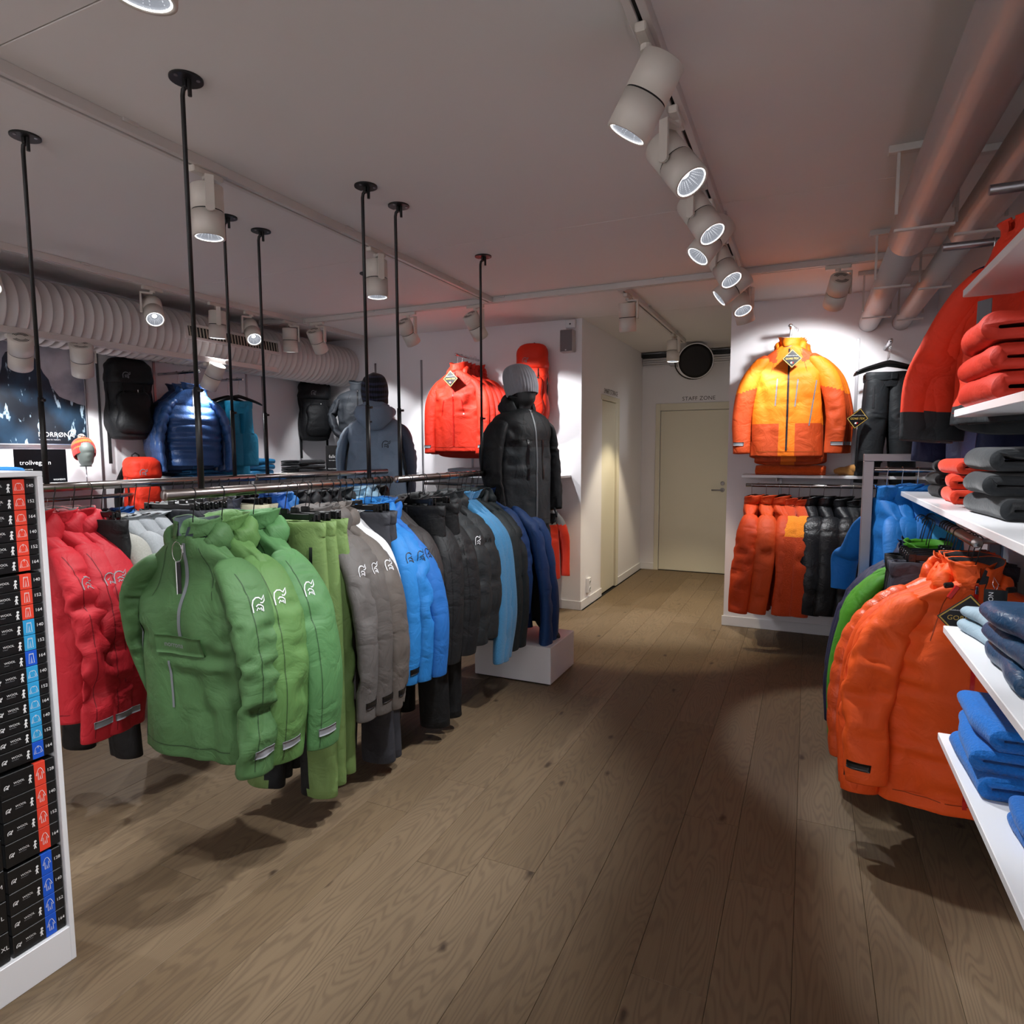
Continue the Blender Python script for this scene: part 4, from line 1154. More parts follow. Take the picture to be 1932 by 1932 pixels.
wall_rail('thin rail inside the grey metal frame holding the blue jackets', (.298, 3.66, 1.405), (.82, 3.66, 1.405), .012)
wall_rail('upper peg rail with a chrome pin, nearer the camera, above the topmost shelf', (.47, 2.46, 2.285), (XR, 2.46, 2.285), .0155, M_ALU)
wall_rail('upper peg rail behind the black hanger, the farther of two', (.44, 3.02, 2.275), (XR, 3.02, 2.275), .0145, M_ALU)
fr = thing('clothes_stand', 'grey metal frame standing out from the right wall', 'frame', (.54, 3.66, 0))
m = MB(); m.box((-.289, -.022, 1.447), (.29, .022, 1.483), .002); m.build('top_bar', M_ALU, fr)
m = MB(); m.box((-.289, -.022, 0), (-.243, .022, 1.447), .002); m.build('post', M_ALU, fr)
m = MB(); m.box((.245, -.022, 0), (.289, .022, 1.447), .002); m.build('post', M_ALU, fr)
def plinth(label, a, b):
    c = ((a[0] + b[0]) / 2, (a[1] + b[1]) / 2)
    t = thing('display_platform', label, 'platform', (c[0], c[1], 0))
    hx, hy, h = (b[0] - a[0]) / 2, (b[1] - a[1]) / 2, b[2]
    m = MB(); m.box((-hx, -hy, .008), (hx, hy, h), .0025); m.build('box_shell', M_WHITE, t)
    m = MB(); m.box((-hx + .012, -hy + .012, 0), (hx - .012, hy - .012, .009)); m.build('foot_base', M_DARK, t)
plinth('white box platform under the black-jacketed mannequin', (-2.0, 3.756, 0), (-1.452, 4.205, .25))
plinth('white box platform under the mannequin seen from behind', (-3.32, 3.93, 0), (-2.74, 4.4, .25))

# ------------------------------------------------------------------ clothes on the hung rails
R = math.radians
GREEN, RED, BROWN, BLUE, BLK, NAVY = '4f8147', 'c4202c', '4a4442', '2273b8', '17191b', '1c3f72'
AX, BX = -1.9, -2.79
def tagcard(t, bb, z0, sl):
    """paper hang tag on a wire loop below the zip"""
    h = bb.ray_cast(Vector((-.012, -.4, z0 - .16)), Vector((0, 1, 0))); y = (h[0].y if h[0] else -.06) - .008
    m = MB(); m.tube([(-.012 + .022 * math.sin(a), y - .004, z0 - .05 + .035 * math.cos(a)) for a in [2 * PI * k / 14 for k in range(15)]], .0011, 6); m.build('tag_loop', M_CHROME, t, True)
    m = MB(); m.box((-.018, y - .0045, z0 - .275), (-.0155, y + .02, z0 - .083), .0005); m.box((-.0155, y - .0045, z0 - .275), (.0, y - .003, z0 - .083), .0005)
    c = m.build('hang_tag', M_TAGB, t); c['label'] = 'narrow black paper tag'
    m = MB(); m.box((-.0205, y - .006, z0 - .2755), (-.0182, y + .021, z0 - .0825), .0005); m.build('tag_back', M_PRINTW, c)
# first rail: green anoraks
ord3 = ('nearest', 'middle', 'farthest')
for i, (yy, rz, sd) in enumerate(((1.535, 15, 3), (1.655, 10, 14), (1.80, 9, 25))):
    g_jacket('%s green anorak with white sleeve emblem on the first rail' % ord3[i], (AX, yy, RAIL_Z), R(rz - 11), ('46693f', '51753f', '497446')[i], tuck=True, seed=sd, sh=.225, L=.74, hem=.225, d=(.085, .06, .06)[i], sleeve=(.655, .665, .68)[i], spread=(.05, .07, .095)[i], fwd=(.05, .03, .02)[i],
             nu=72 if i == 0 else 56, nv=84 if i == 0 else 64, gap=.42 if i == 0 else .3, zip_=(M_ZIPG, .02, .36, .012), emblem=M_EMBW, esc=.050, tab=M_EMBG, flap=(i == 0), lining='39424a' if i == 0 else None,
             pocket=[(-.05, -.42, -.035, -.58, M_ZIPG), (-.205, -.28, -.2, -.72, M_ZIPG)] if i == 0 else None, extra=tagcard if i == 0 else None, sw=1.05, wr=1.25, collar=.068)
for i, yy in enumerate((1.93, 1.985, 2.045)):
    g_pants('%s of three green softshell trousers with black inner legs' % ord3[i], (AX + .03, yy, RAIL_Z), R(5 + 2 * i), '667f49', seed=40 + i, wd=.18, L=1.08 - .02 * i, d=.034, inner='15171a', zipm=M_BLACK, spread=.03)
for i, (yy, c) in enumerate(((2.10, '565250'), (2.165, '514c49'), (2.235, '57504b'))):
    g_jacket('%s brown-grey jacket with white sleeve emblem' % ord3[i], (AX, yy, RAIL_Z), R(4 + 3 * i), c, tuck=True, seed=50 + i, sh=.215, L=.74, hem=.22, d=.05, sleeve=.72, spread=.05 + .015 * i, fwd=.02, emblem=M_EMBW, esc=.046, tab=M_BLACK, gap=.2, wr=1.1)
for i, yy in enumerate((2.285, 2.325)):
    g_jacket('%s white long shirt between brown jackets and dark trousers' % ('nearer', 'farther')[i], (AX, yy, RAIL_Z), R(3), 'c9cacc', 'cotton', tuck=True, seed=60 + i, sh=.2, L=.68, hem=.21, d=.035, sleeve=.62, spread=.03, hood=False, collar=.02, name='shirt', cat='shirt')
for i, yy in enumerate((2.375, 2.43)):
    g_pants('%s charcoal trousers with silver zip pulls beside the blue jackets' % ('nearer', 'farther')[i], (AX, yy, RAIL_Z), R(5), '33343a', seed=70 + i, wd=.19, L=1.14, d=.04, zipm=M_CHROME, spread=.02)
for i, (yy, c) in enumerate(((2.475, '2878bd'), (2.525, '2674ba'), (2.58, '2263ac'))):
    g_jacket('%s bright blue jacket with black sleeve emblem' % ord3[i], (AX, yy, RAIL_Z), R(2 + 4 * i), c, tuck=True, seed=80 + i, sh=.205, L=.72, hem=.21, d=.042, sleeve=.70, spread=.03 + .025 * i, fwd=.02, emblem=M_EMBB, esc=.05, tab=M_BLACK if i == 0 else None, gap=.2)
for i, yy in enumerate((2.63, 2.665)):
    g_jacket('%s dark brown jacket at the far end of the first rail' % ('nearer', 'farther')[i], (AX, yy, RAIL_Z), R(3), '2f2b2b', tuck=True, seed=90 + i, sh=.205, L=.66, hem=.21, d=.035, sleeve=.6, spread=.03, hood=False)
# second front rail
for i, (yy, rz) in enumerate(((2.86, 5), (3.0, 7))):
    g_jacket('%s plain black hooded jacket on the second front rail' % ('nearer', 'farther')[i], (AX, yy, RAIL_Z), R(rz - 11), '1a1b1d', tuck=True, seed=100 + i, sh=.22, L=.76, hem=.23, d=.055, sleeve=.70, spread=.05, gap=.2, nu=52, nv=56)
for i, yy in enumerate((2.79, 2.93)):
    g_pants('%s black trousers hanging low among the black jackets' % ('nearer', 'farther')[i], (AX + .03, yy, RAIL_Z), R(6), '121315', seed=110 + i, wd=.2, L=1.13, d=.05, spread=.03)
for i, (yy, rz) in enumerate(((3.14, 6), (3.25, 8))):
    g_jacket('%s black padded jacket with small silver emblem' % ('nearer', 'farther')[i], (AX, yy, RAIL_Z), R(rz - 11), '232628', 'shell', tuck=True, seed=120 + i, sh=.22, L=.74, hem=.22, d=.06, sleeve=.68, spread=.05, emblem=(M_EMBW, M_EMBB)[i], esc=.05, gap=.2, sw=1.12, puff=.15)
for i, yy in enumerate((3.34, 3.39, 3.44)):
    g_jacket('%s light blue knitted sweater on the second front rail' % ord3[i], (AX + .01, yy, RAIL_Z), R(4), '3d7ba6', 'knit', tuck=True, seed=130 + i, sh=.21, L=.66, hem=.21, d=.035, sleeve=.86, spread=.05, hood=False, collar=.045, name='sweater', cat='sweater')
for i, yy in enumerate((3.53, 3.61)):
    g_jacket('%s dark green-black jacket next to the knitted sweaters' % ('nearer', 'farther')[i], (AX, yy, RAIL_Z), R(6 + 2 * i), '1d2629', tuck=True, seed=140 + i, sh=.22, L=.8, hem=.22, d=.05, sleeve=.84, spread=.05, gap=.2)
g_jacket('navy blue jacket at the far end of the second front rail', (AX, 3.71, RAIL_Z), R(8), NAVY, tuck=True, seed=150, sh=.215, L=.72, hem=.22, d=.05, sleeve=.66, spread=.04, gap=.2)
for i, yy in enumerate((3.80, 3.90)):
    g_jacket('%s long navy suit with chest pocket flap before the platform' % ('nearer', 'farther')[i], (AX + .03, yy, RAIL_Z), R(14 + 6 * i), NAVY, tuck=True, seed=151 + i, sh=.21, L=.9, hem=.21, d=.055, sleeve=.98, spread=.10, fwd=.0, gap=.2, hood=True, name='ski_suit', cat='clothing', sw=1.15)
# second row
for i, (yy, rz, c) in enumerate(((1.50, 24, 'b3202b'), (1.60, 22, 'ad1e2a'), (1.68, 14, 'a81d29'))):
    g_jacket('%s red jacket with grey sleeve emblem beside the box display' % ord3[i], (BX, yy, RAIL_Z - .007), R(rz - 11), c, tuck=True, seed=160 + i, sh=.225, L=.76, hem=.24, d=.07, sleeve=.72, spread=.07, fwd=.03, nu=64, nv=72, emblem=M_EMBG, esc=.05, tab=M_EMBG, gap=.35, zip_=(M_ZIPR, .02, .38, .0), lining='6d6a68', wr=1.25, collar=.068,
             pocket=[(-.08, -.45, .08, -.45, M_ZIPR)] if i == 0 else None)
g_pants('black trousers hanging below the red jackets', (BX + .02, 1.74, RAIL_Z - .007), R(4), '121214', seed=170, wd=.2, L=1.0, d=.04, spread=.03)
for i, yy in enumerate((1.80, 1.88, 1.95, 2.02)):
    g_jacket('%s pale grey T-shirt in the second row' % ('nearest', 'second', 'third', 'farthest')[i], (BX, yy, RAIL_Z - .007), R(5 + 2 * i), ('908f88', '8d9194', '888c90', '8e9296')[i], 'cotton', tuck=True, seed=180 + i, sw=.85, sh=.20, L=.66, hem=.21, d=.035, sleeve=.2, spread=.05, fwd=.03, hood=False, collar=.016, name='t_shirt', cat='shirt')
for i, yy in enumerate((2.14, 2.20, 2.25, 2.30)):
    g_pants('%s slate trousers on clip hangers in the second row' % ('nearest', 'second', 'third', 'farthest')[i], (BX, yy, RAIL_Z - .007), R(6), '2c2e33', seed=190 + i, wd=.19, L=1.04, d=.034, zipm=M_CHROME if i == 1 else None)
for i, yy in enumerate((2.36, 2.41, 2.47)):
    g_jacket('%s grey-brown jacket in the second row' % ord3[i], (BX, yy, RAIL_Z - .007), R(4), ('57514d', '4f5058', '525562')[i], tuck=True, seed=200 + i, sh=.205, L=.68, hem=.21, d=.035, sleeve=.6, spread=.03, hood=False)
for i, yy in enumerate((2.54, 2.60)):
    g_pants('%s cream trousers with dark waist lining' % ('nearer', 'farther')[i], (BX, yy, RAIL_Z - .007), R(5), 'd6d2b4', seed=210 + i, wd=.19, L=1.0, d=.04)
for i, (yy, c, nm) in enumerate(((2.76, '2560b5', 'royal blue jacket at the start of the far second-row rail'), (2.83, '2b6cae', 'mid blue jacket on the far second-row rail'), (2.92, '17181b', 'first black jacket on the far second-row rail'), (3.02, '191a1d', 'second black jacket on the far second-row rail'),
                             (3.12, '16181a', 'third black jacket on the far second-row rail'), (3.24, '1a1b1e', 'fourth black jacket on the far second-row rail'), (3.36, '262a2d', 'dark grey jacket on the far second-row rail'), (3.52, '8fb4cc', 'pale blue jacket on the far second-row rail, nearer one'), (3.62, '94b9cf', 'pale blue jacket on the far second-row rail, farther one'), (3.74, '1f2225', 'last black jacket on the far second-row rail'))):
    g_jacket(nm, (BX, yy, RAIL_Z - .007), R(4), c, tuck=True, seed=220 + i, sh=.21, L=.7, hem=.22, d=.042, sleeve=.62, spread=.03, gap=.2)

# clothes below the wall shelves
for i, (yy, c, w_) in enumerate(((2.45, 'd23a1e', 'orange red'), (2.6, 'd23a1e', 'orange red'), (2.75, '1d1f22', 'black'), (2.9, '222428', 'dark grey'), (3.1, '2a5f9e', 'blue'), (3.45, '17609c', 'steel blue'), (3.6, '1a1c20', 'black'), (3.8, '1f78b8', 'bright blue'), (4.0, '1f6fae', 'blue'), (4.2, '2381bb', 'turquoise blue'), (4.4, '1d2024', 'black'), (4.6, '1a1b1e', 'black'), (4.8, '26292d', 'charcoal'), (5.0, '6d8ea4', 'pale blue'))):
    g_jacket('%s jacket under the left wall shelf, %s from the poster end' % (w_, ('first', 'second', 'third', 'fourth', 'fifth', 'sixth', 'seventh', 'eighth', 'ninth', 'tenth', 'eleventh', 'twelfth', 'thirteenth', 'last')[i]), (-4.6, yy, 1.19), R(4), c, seed=240 + i, sh=.2, L=.64, hem=.21, d=.045, sleeve=.58, spread=.03, nu=28, nv=26, rr=.0145)
def kidblock(part, ce):
    return ((ce[:, 2] < -.36) | ((np.abs(ce[:, 0]) > .235) & (ce[:, 2] > -.6) & (ce[:, 2] < -.2))).astype(int)
g_jacket('grey and red sweater hanging below the back shelf beside the passage', (-2.2, 5.45, 1.19), R(56), ('7b7d82', 'cf3218'), 'cotton', seed=260, sh=.17, L=.72, hem=.19, d=.05, sleeve=.62, spread=.03, hood=False, collar=.03, block=kidblock, rr=.0145, name='sweater', cat='sweater')
for i, (xx, c, w_) in enumerate(((-2.32, 'a93a22', 'rust'), (-2.45, '8aa9bd', 'pale blue'), (-2.6, '86a8be', 'light blue'), (-2.8, '23262a', 'black'), (-3.0, '7fa5bc', 'sky grey'), (-3.2, '202327', 'charcoal'))):
    g_jacket('%s jacket on the back wall rail behind the mannequins' % w_, (xx, 5.45, 1.19), R(84), c, seed=262 + i, sh=.2, L=.68, hem=.21, d=.04, sleeve=.58, spread=.03, nu=28, nv=26, rr=.0145)

# ------------------------------------------------------------------ right back wall
OR1, OR2 = 'e87312', 'b94418'
def orblock(part, ce):
    x, z = np.abs(ce[:, 0]), ce[:, 2]
    if part == 'body': return ((z > -.27 + (x - .1) * .35) & (x > .085) & (z > -.30) | (z < -.72) & (x > .06)).astype(int)
    return ((z < -.45 - (x - .22) * .3) | (z > -.235)).astype(int)
def ortag(t, bb, z0, sl): diamond_tag(t, (.02, -.135, z0 - .115), (1, .12, 0), (0, 0, 1), .068)
for i, (yy, rz) in enumerate(((5.33, 1), (5.40, 4), (5.46, 7), (5.52, 3))):
    g_jacket(('front orange shell jacket with rust shoulders and diamond tag on the right back wall', 'second orange shell jacket directly behind the tagged one', 'third orange shell jacket on the peg behind the tagged one', 'rearmost orange shell jacket on the peg')[i],
             (-.155 + .012 * i, yy, 2.425), R(rz), (OR1, OR2), seed=270 + i, broad=True, sh=.225, L=.82 if i == 0 else .86, hem=.25, d=(.085, .05, .045, .04)[i], sleeve=.72, spread=.06 + .01 * i, fwd=.02, nu=72 if i == 0 else 40, nv=80 if i == 0 else 40, block=orblock, gap=.0, collar=.068,
             zip_=(M_ZIPB, .03, .78, .0) if i == 0 else None, pocket=[(-.075, -.25, -.085, -.45, M_ZIPG), (.065, -.26, .05, -.46, M_ZIPG), (.19, -.27, .15, -.6, M_ZIPG)] if i == 0 else None, tab=M_EMBG, extra=ortag if i == 0 else None, rr=.013, lining='8a8a92', wr=.7)
wall_rail('short chrome peg holding the orange shell jackets', (-.155, 5.30, 2.425), (-.155, YB, 2.425), .012, M_CHROME)
wall_rail('short chrome peg holding the black trousers on the right back wall', (.5, 5.30, 2.27), (.5, YB, 2.27), .012, M_CHROME)
def ptag(t):
    diamond_tag(t, (-.235, -.10, -.46), (1, .1, 0), (.25, 0, 1), .075)
for i, (yy, rz) in enumerate(((5.36, 10), (5.43, 2), (5.5, -5))):
    hanger('black trousers number %s on the right back wall peg' % ('one, the frontmost', 'two, in the middle', 'three, nearest the wall')[i], (.5, yy, 2.27), R(rz), .013, .215, tip=.06)
    t = g_pants(('front black trousers folded over a hanger with diamond tag', 'middle black trousers folded over a hanger', 'rear black trousers folded over a hanger')[i], (.51, yy, 2.185), R(rz + 4), '1f2225', seed=280 + i, wd=.15, L=(.62, .70, .78)[i], d=.045, hang=False, zipm=M_ZIPB, spread=.03, nu=32, nv=50)
    if i == 0: ptag(t)
g_folded('orange fleece jacket lying folded on the right back shelf', (-.125, 5.54, 1.312), R(0), 'd9541c', 'fleece', w_=.5, l_=.26, h=.075, seed=5, layers=1)
sh_ = thing('gloves', 'tan leather gloves on the right back shelf', 'gloves', (.30, 5.52, 1.312), R(-8))
for k, (dx, rz) in enumerate(((-.04, 15), (.03, -12))):
    P, C = tube_path([(dx - .07, .0, .028), (dx - .02, -.01, .034), (dx + .05, .0, .03), (dx + .09, .01, .026)], [.02, .03, .034, .02], [.03, .045, .045, .03], 24, 20, (0, 0, 1))
    P += (vn(P * 40, k) * .006)[..., None]; P[..., 2] = np.maximum(P[..., 2], .001) + .018 * k
    gl = raw('glove', P.reshape(-1, 3), grid_faces(24, 20) + [tuple(range(20))[::-1], tuple(23 * 20 + j for j in range(20))], fabric('b98549', 'cotton'), sh_, True)
    for j in range(4):
        mm = MB(); a = dx + .075; yy = -.036 + .022 * j
        mm.tube([(a, yy, .03 + .018 * k), (a + .03, yy * 1.15, .032 + .018 * k), (a + .055, yy * 1.2, .022 + .018 * k)], [.013, .012, .007], 8); mm.build('finger', fabric('b98549' if j % 2 else '2a2a2a', 'cotton'), gl, True)
RBZ, RBY = 1.232, 5.395
def flblock(part, ce):
    return ((ce[:, 2] > -.36) & (ce[:, 1] > -9)).astype(int) if part == 'sleeve' else np.zeros(len(ce), int)
specs = [(-.395, 'cc4418', 'shell', 'first burnt-orange shell jacket at the open end of the right back rail', 0), (-.29, 'c94a1c', 'shell', 'second burnt-orange shell jacket from the open rail end', 1), (-.20, 'c4441a', 'shell', 'third burnt-orange shell jacket beside the fleeces', 2),
         (-.125, 'c5451b', 'fleece', 'orange fleece with bright shoulder patch, left of two', 3), (-.055, 'c5451b', 'fleece', 'orange fleece with bright shoulder patch, right of two', 4)]
for x, c, kd, nm, i in specs:
    g_jacket(nm, (x, RBY, RBZ), R(-78 + 5 * (i % 3) - (10 if i < 2 else 0)), (c, 'f0851f') if kd == 'fleece' else c, kd, seed=300 + i, sh=.22, L=.78, hem=.22, d=.05, sleeve=.72, spread=.05 + .02 * (i == 0), fwd=.03, hood=False, collar=.07 if kd == 'shell' else .05, block=flblock if kd == 'fleece' else None, gap=.3, rr=.014, wr=1.6, lining='3a1610', name='fleece_jacket' if kd == 'fleece' else 'jacket')
for i, x in enumerate((.02, .115, .225)):
    g_jacket('%s shiny black down jacket on the right back rail' % ('left', 'middle', 'right')[i], (x, RBY, RBZ), R(-76 + 4 * i), '15161a', 'puffer', seed=310 + i, sh=.22, L=.74, hem=.22, d=.075, sleeve=.70, spread=.04, hood=False, collar=.07, puff=.12, pa=.5, gap=.25, rr=.014, sw=1.15)
for i, x in enumerate((.31, .38, .46, .56)):
    g_jacket('%s thin black jacket behind the grey frame post' % ('first', 'second', 'third', 'fourth')[i], (x, RBY, RBZ), R(-82), '191a1d', seed=320 + i, sh=.21, L=.7, hem=.21, d=.035, sleeve=.62, spread=.03, hood=False, rr=.014)
# blue jackets inside the frame
for i, (x, c, rz) in enumerate(((.355, '1d74c4', -74), (.42, '1f78c8', -82), (.485, '1d6fbd', -84), (.555, '3c9ad2', -84))):
    g_jacket(('first bright blue jacket in the grey frame, its sleeve sticking out past the post', 'second bright blue jacket in the grey frame', 'third bright blue jacket in the grey frame', 'lighter blue jacket in the grey frame')[i], (x, 3.66, 1.405), R(rz), c, seed=330 + i, sh=.205, L=.7, hem=.22, d=.045, sleeve=(.45, .56, .56, .5)[i], spread=(.12, .03, .03, .03)[i], fwd=.03, hood=False, collar=.075, gap=.25, rr=.012)
# right rail
RX, RZ = .525, 1.19
g_jacket('light blue fleece sweater at the far end of the right rail', (RX, 3.5, RZ), R(3), '2f86c4', 'fleece', seed=340, sh=.22, L=.7, hem=.22, d=.05, sleeve=.6, spread=.05, hood=False, name='sweater', cat='sweater')
for i, yy in enumerate((3.42, 3.36)):
    g_jacket('%s dark navy jacket on the right rail' % ('farther', 'nearer')[i], (RX - .05, yy, RZ), R(4), '1a2344', seed=341 + i, sh=.22, L=.8, hem=.23, d=.045, sleeve=.74, spread=.075)
for i, yy in enumerate((3.28, 3.22)):
    g_jacket('%s vivid green jacket on the right rail' % ('farther', 'nearer')[i], (RX - .045, yy, RZ), R(4), '4c9a22', seed=344 + i, sh=.22, L=.78, hem=.23, d=.04, sleeve=.74, spread=.075, hood=False)
for i, yy in enumerate((3.16, 3.11, 3.06)):
    g_pants('%s black trousers on clip hangers on the right rail' % ('farthest', 'middle', 'nearest')[i], (RX, yy, RZ), R(2), '1a1a1c', seed=350 + i, wd=.2, L=.95, d=.034)
for i, yy in enumerate((3.01, 2.96)):
    g_pants('%s slate-grey trousers on clip hangers on the right rail' % ('farther', 'nearer')[i], (RX, yy, RZ), R(2), '34353f', seed=354 + i, wd=.2, L=.95, d=.034)
g_jacket('orange quilted down jacket on the right rail', (RX, 2.88, RZ), R(6), 'd4511f', 'puffer', seed=360, broad=True, sh=.235, L=.74, hem=.25, d=.07, sleeve=.68, spread=.08, fwd=.02, puff=.062, pa=.6, hood=True, nu=64, nv=90, sw=1.1)
def nearcard(t, bb, z0, sl):
    diamond_tag(t, (-.035, -.14, z0 - .10), (1, 0, 0), (.1, 0, 1), .082)
    m = MB(); m.box((.005, -.155, z0 - .135), (.067, -.152, z0 + .005), .0006); c = m.build('hang_tag', M_TAGB, t); c['label'] = 'black card tag with white vertical lettering'
    put_text('tag_text', 'NORRØNA', (.017, -.1555, z0 - .004), (0, 0, -1), (1, 0, 0), .0135, M_PRINTW, c)
    m = MB(); m.tube([(.035, -.153, z0 + .003), (.028, -.145, z0 + .02), (.034, -.12, z0 + .04), (.044, -.145, z0 + .02), (.037, -.153, z0 + .003)], .0012, 6); m.build('tag_loop', M_CHROME, t, True)
    m = MB(); m.box((.005, -.128, z0 - .06), (.022, -.118, z0 - .01), .003, Matrix.Rotation(.5, 4, 'Y')); m.build('zip_puller', M_ZIPR, t)
    for sx in (-1, 1):
        m = MB(); m.lathe([(-.014, .006), (-.01, .01), (.01, .01), (.014, .006)], (sx * .085, -.105, z0 + .0), (1, .2, .2), 12); m.build('cord_stopper', M_BLACK, t)
for i, (yy, rz, c) in enumerate(((2.80, 4, 'e05018'), (2.73, 2, 'e4531a'), (2.655, -3, 'e8571b'))):
    g_jacket(('farthest orange shell jacket on the right rail', 'middle orange shell jacket on the right rail', 'nearest orange shell jacket with card tags on the right rail')[i], (RX + .01, yy, RZ), R(rz), c, seed=364 + i, broad=True, sh=.23, L=.80, hem=.25, d=(.05, .05, .075)[i], sleeve=(.74, .73, .66)[i], spread=(.06, .05, .04)[i], fwd=(.02, .03, .06)[i], nu=64, nv=72,
             tab=M_BLACK, gap=.25 if i == 2 else .1, zip_=(M_ZIPR, .0, .78, .0) if i == 2 else None, extra=nearcard if i == 2 else None, wr=2.4, collar=.08, lining='2b2d33', sw=1.05)
# red jackets on the upper pegs
def rblock(part, ce): return (ce[:, 2] < (-.65 if part == 'sleeve' else -.64)).astype(int)
def redtag(t, bb, z0, sl):
    diamond_tag(t, (.05, -.13, z0 - .30), (1, 0, 0), (.2, 0, 1), .06)
    m = MB(); m.box((.0, -.142, z0 - .30), (.05, -.139, z0 - .2), .0006); c = m.build('hang_tag', paint('grey_card', '6b6e73', .5), t); c['label'] = 'grey card tag'
for i, (x, yy, z, rz) in enumerate(((.565, 2.46, 2.285, -58), (.59, 2.46, 2.285, -60), (.615, 2.46, 2.285, -62))):
    g_jacket(('outer red jacket with black hem on the nearer upper peg', 'second red jacket with black hem on the nearer upper peg', 'inner red jacket with black hem on the nearer upper peg')[i], (x, yy, z), R(rz), ('dd3a20', '26292c'), seed=370 + i, sh=.165, L=.55, hem=.225, d=.06, sleeve=.53, spread=.13, fwd=.0, nu=56, nv=70, block=rblock, emblem=M_EMBW if i == 0 else None, esc=.07, gap=.2, rr=.0155, wr=1.3,
             extra=redtag if i == 0 else None, hood=False, collar=.06, sw=1.15)
g_jacket('navy jacket on the farther upper peg behind the red ones', (.60, 3.02, 2.275), R(-80), '1b2140', seed=375, sh=.22, L=.66, hem=.23, d=.06, sleeve=.6, spread=.05, rr=.0145)
# folded clothes on the right shelves
def stack(x, y, z, rz, n, col, kind, nm, w_, l_, h, seed, **k):
    for i in range(n):
        q = ('bottom', 'middle', 'top')[i] if n == 3 else ('lower', 'upper')[i] if n == 2 else 'single'
        g_folded('%s %s' % (q, nm), (x + RND.uniform(-.012, .012), y + RND.uniform(-.012, .012), z + i * (h + .002)), R(rz + RND.uniform(-5, 5)), col, kind, w_, l_, h, seed + i, **k)
stack(.60, 3.27, 1.305, -90, 3, '1b1c1f', 'cotton', 'black sweater in the far folded stack on the long shelf', .24, .24, .05, 400)
stack(.60, 2.90, 1.305, -90, 3, 'e03e22', 'cotton', 'red sweater in the folded stack between two black stacks', .24, .26, .052, 405)
stack(.61, 2.33, 1.305, -90, 3, '25282b', 'cotton', 'black sweater in the near folded stack with a white tag edge', .34, .32, .066, 410)
stack(.56, 2.17, 1.625, -90, 3, 'b82c1a', 'shell', 'red padded jacket folded on the upper right shelf', .36, .34, .072, 415)
stack(.57, 2.26, .945, -78, 2, '8fa4b1', 'shell', 'pale grey-blue trousers folded on the right shelf', .24, .24, .04, 420)
stack(.60, 1.90, .945, -90, 3, '1e3f5e', 'puffer', 'navy padded garment folded next to pale trousers', .32, .34, .055, 425)
stack(.59, 2.13, .598, -90, 3, '1667b8', 'fleece', 'blue fleece folded in the big stack on the lowest shelf', .32, .34, .062, 430)
stack(.57, 1.78, .598, -90, 2, '1560ae', 'fleece', 'small blue fleece item beside the big blue stack', .16, .22, .035, 435)

# ------------------------------------------------------------------ left wall: poster, signs, hung goods
po = thing('poster', 'large poster of a dark mountain face under clouds on the left wall', 'poster', (XL + .004, 2.45, 1.9))
def pp(y, z, o=.0): return (.008 + o, y - 2.45, z - 1.9)
m = MB(); m.box((0, 1.75 - 2.45, 1.56 - 1.9), (.008, 3.08 - 2.45, 2.27 - 1.9), .001); m.build('sky_print', None or fabric('8e93a6', 'shell'), po)
sky, nt, b = new_mat('cloud_print'); n1 = nt.nodes.new('ShaderNodeTexNoise'); n1.inputs['Scale'].default_value = 3.2; n1.inputs['Detail'].default_value = 6
tc = nt.nodes.new('ShaderNodeTexCoord'); cr = nt.nodes.new('ShaderNodeValToRGB'); cr.color_ramp.elements[0].color = lin('545c72'); cr.color_ramp.elements[1].color = lin('c3c6cf'); cr.color_ramp.elements[0].position = .35; cr.color_ramp.elements[1].position = .68
nt.links.new(tc.outputs['Object'], n1.inputs['Vector']); nt.links.new(n1.outputs['Fac'], cr.inputs[0]); nt.links.new(cr.outputs[0], b.inputs['Base Color']); b.inputs['Roughness'].default_value = .5
po.children[0].data.materials.clear(); po.children[0].data.materials.append(sky)
rock, nt, b = new_mat('mountain_print'); tc = nt.nodes.new('ShaderNodeTexCoord')
mp = nt.nodes.new('ShaderNodeMapping'); mp.inputs['Rotation'].default_value = (math.radians(-40), 0, 0); mp.inputs['Scale'].default_value = (1, 26, 9)
n1 = nt.nodes.new('ShaderNodeTexNoise'); n1.inputs['Scale'].default_value = 1.0; n1.inputs['Detail'].default_value = 5
n2 = nt.nodes.new('ShaderNodeTexNoise'); n2.inputs['Scale'].default_value = 4.0; n2.inputs['Detail'].default_value = 4
r1 = nt.nodes.new('ShaderNodeValToRGB'); r1.color_ramp.elements[0].position = .60; r1.color_ramp.elements[1].position = .66; r1.color_ramp.elements[0].color = (0, 0, 0, 1); r1.color_ramp.elements[1].color = (1, 1, 1, 1)
r2 = nt.nodes.new('ShaderNodeValToRGB'); r2.color_ramp.elements[0].color = lin('0a121c'); r2.color_ramp.elements[1].color = lin('1d3c54'); r2.color_ramp.elements[0].position = .42; r2.color_ramp.elements[1].position = .75
mx = nt.nodes.new('ShaderNodeMix'); mx.data_type = 'RGBA'; mx.inputs[7].default_value = lin('a9c2d2')
nt.links.new(tc.outputs['Object'], mp.inputs[0]); nt.links.new(mp.outputs[0], n1.inputs['Vector']); nt.links.new(tc.outputs['Object'], n2.inputs['Vector'])
nt.links.new(n1.outputs['Fac'], r1.inputs[0]); nt.links.new(n2.outputs['Fac'], r2.inputs[0]); nt.links.new(r1.outputs[0], mx.inputs[0]); nt.links.new(r2.outputs[0], mx.inputs[6]); nt.links.new(mx.outputs[2], b.inputs['Base Color']); b.inputs['Roughness'].default_value = .5
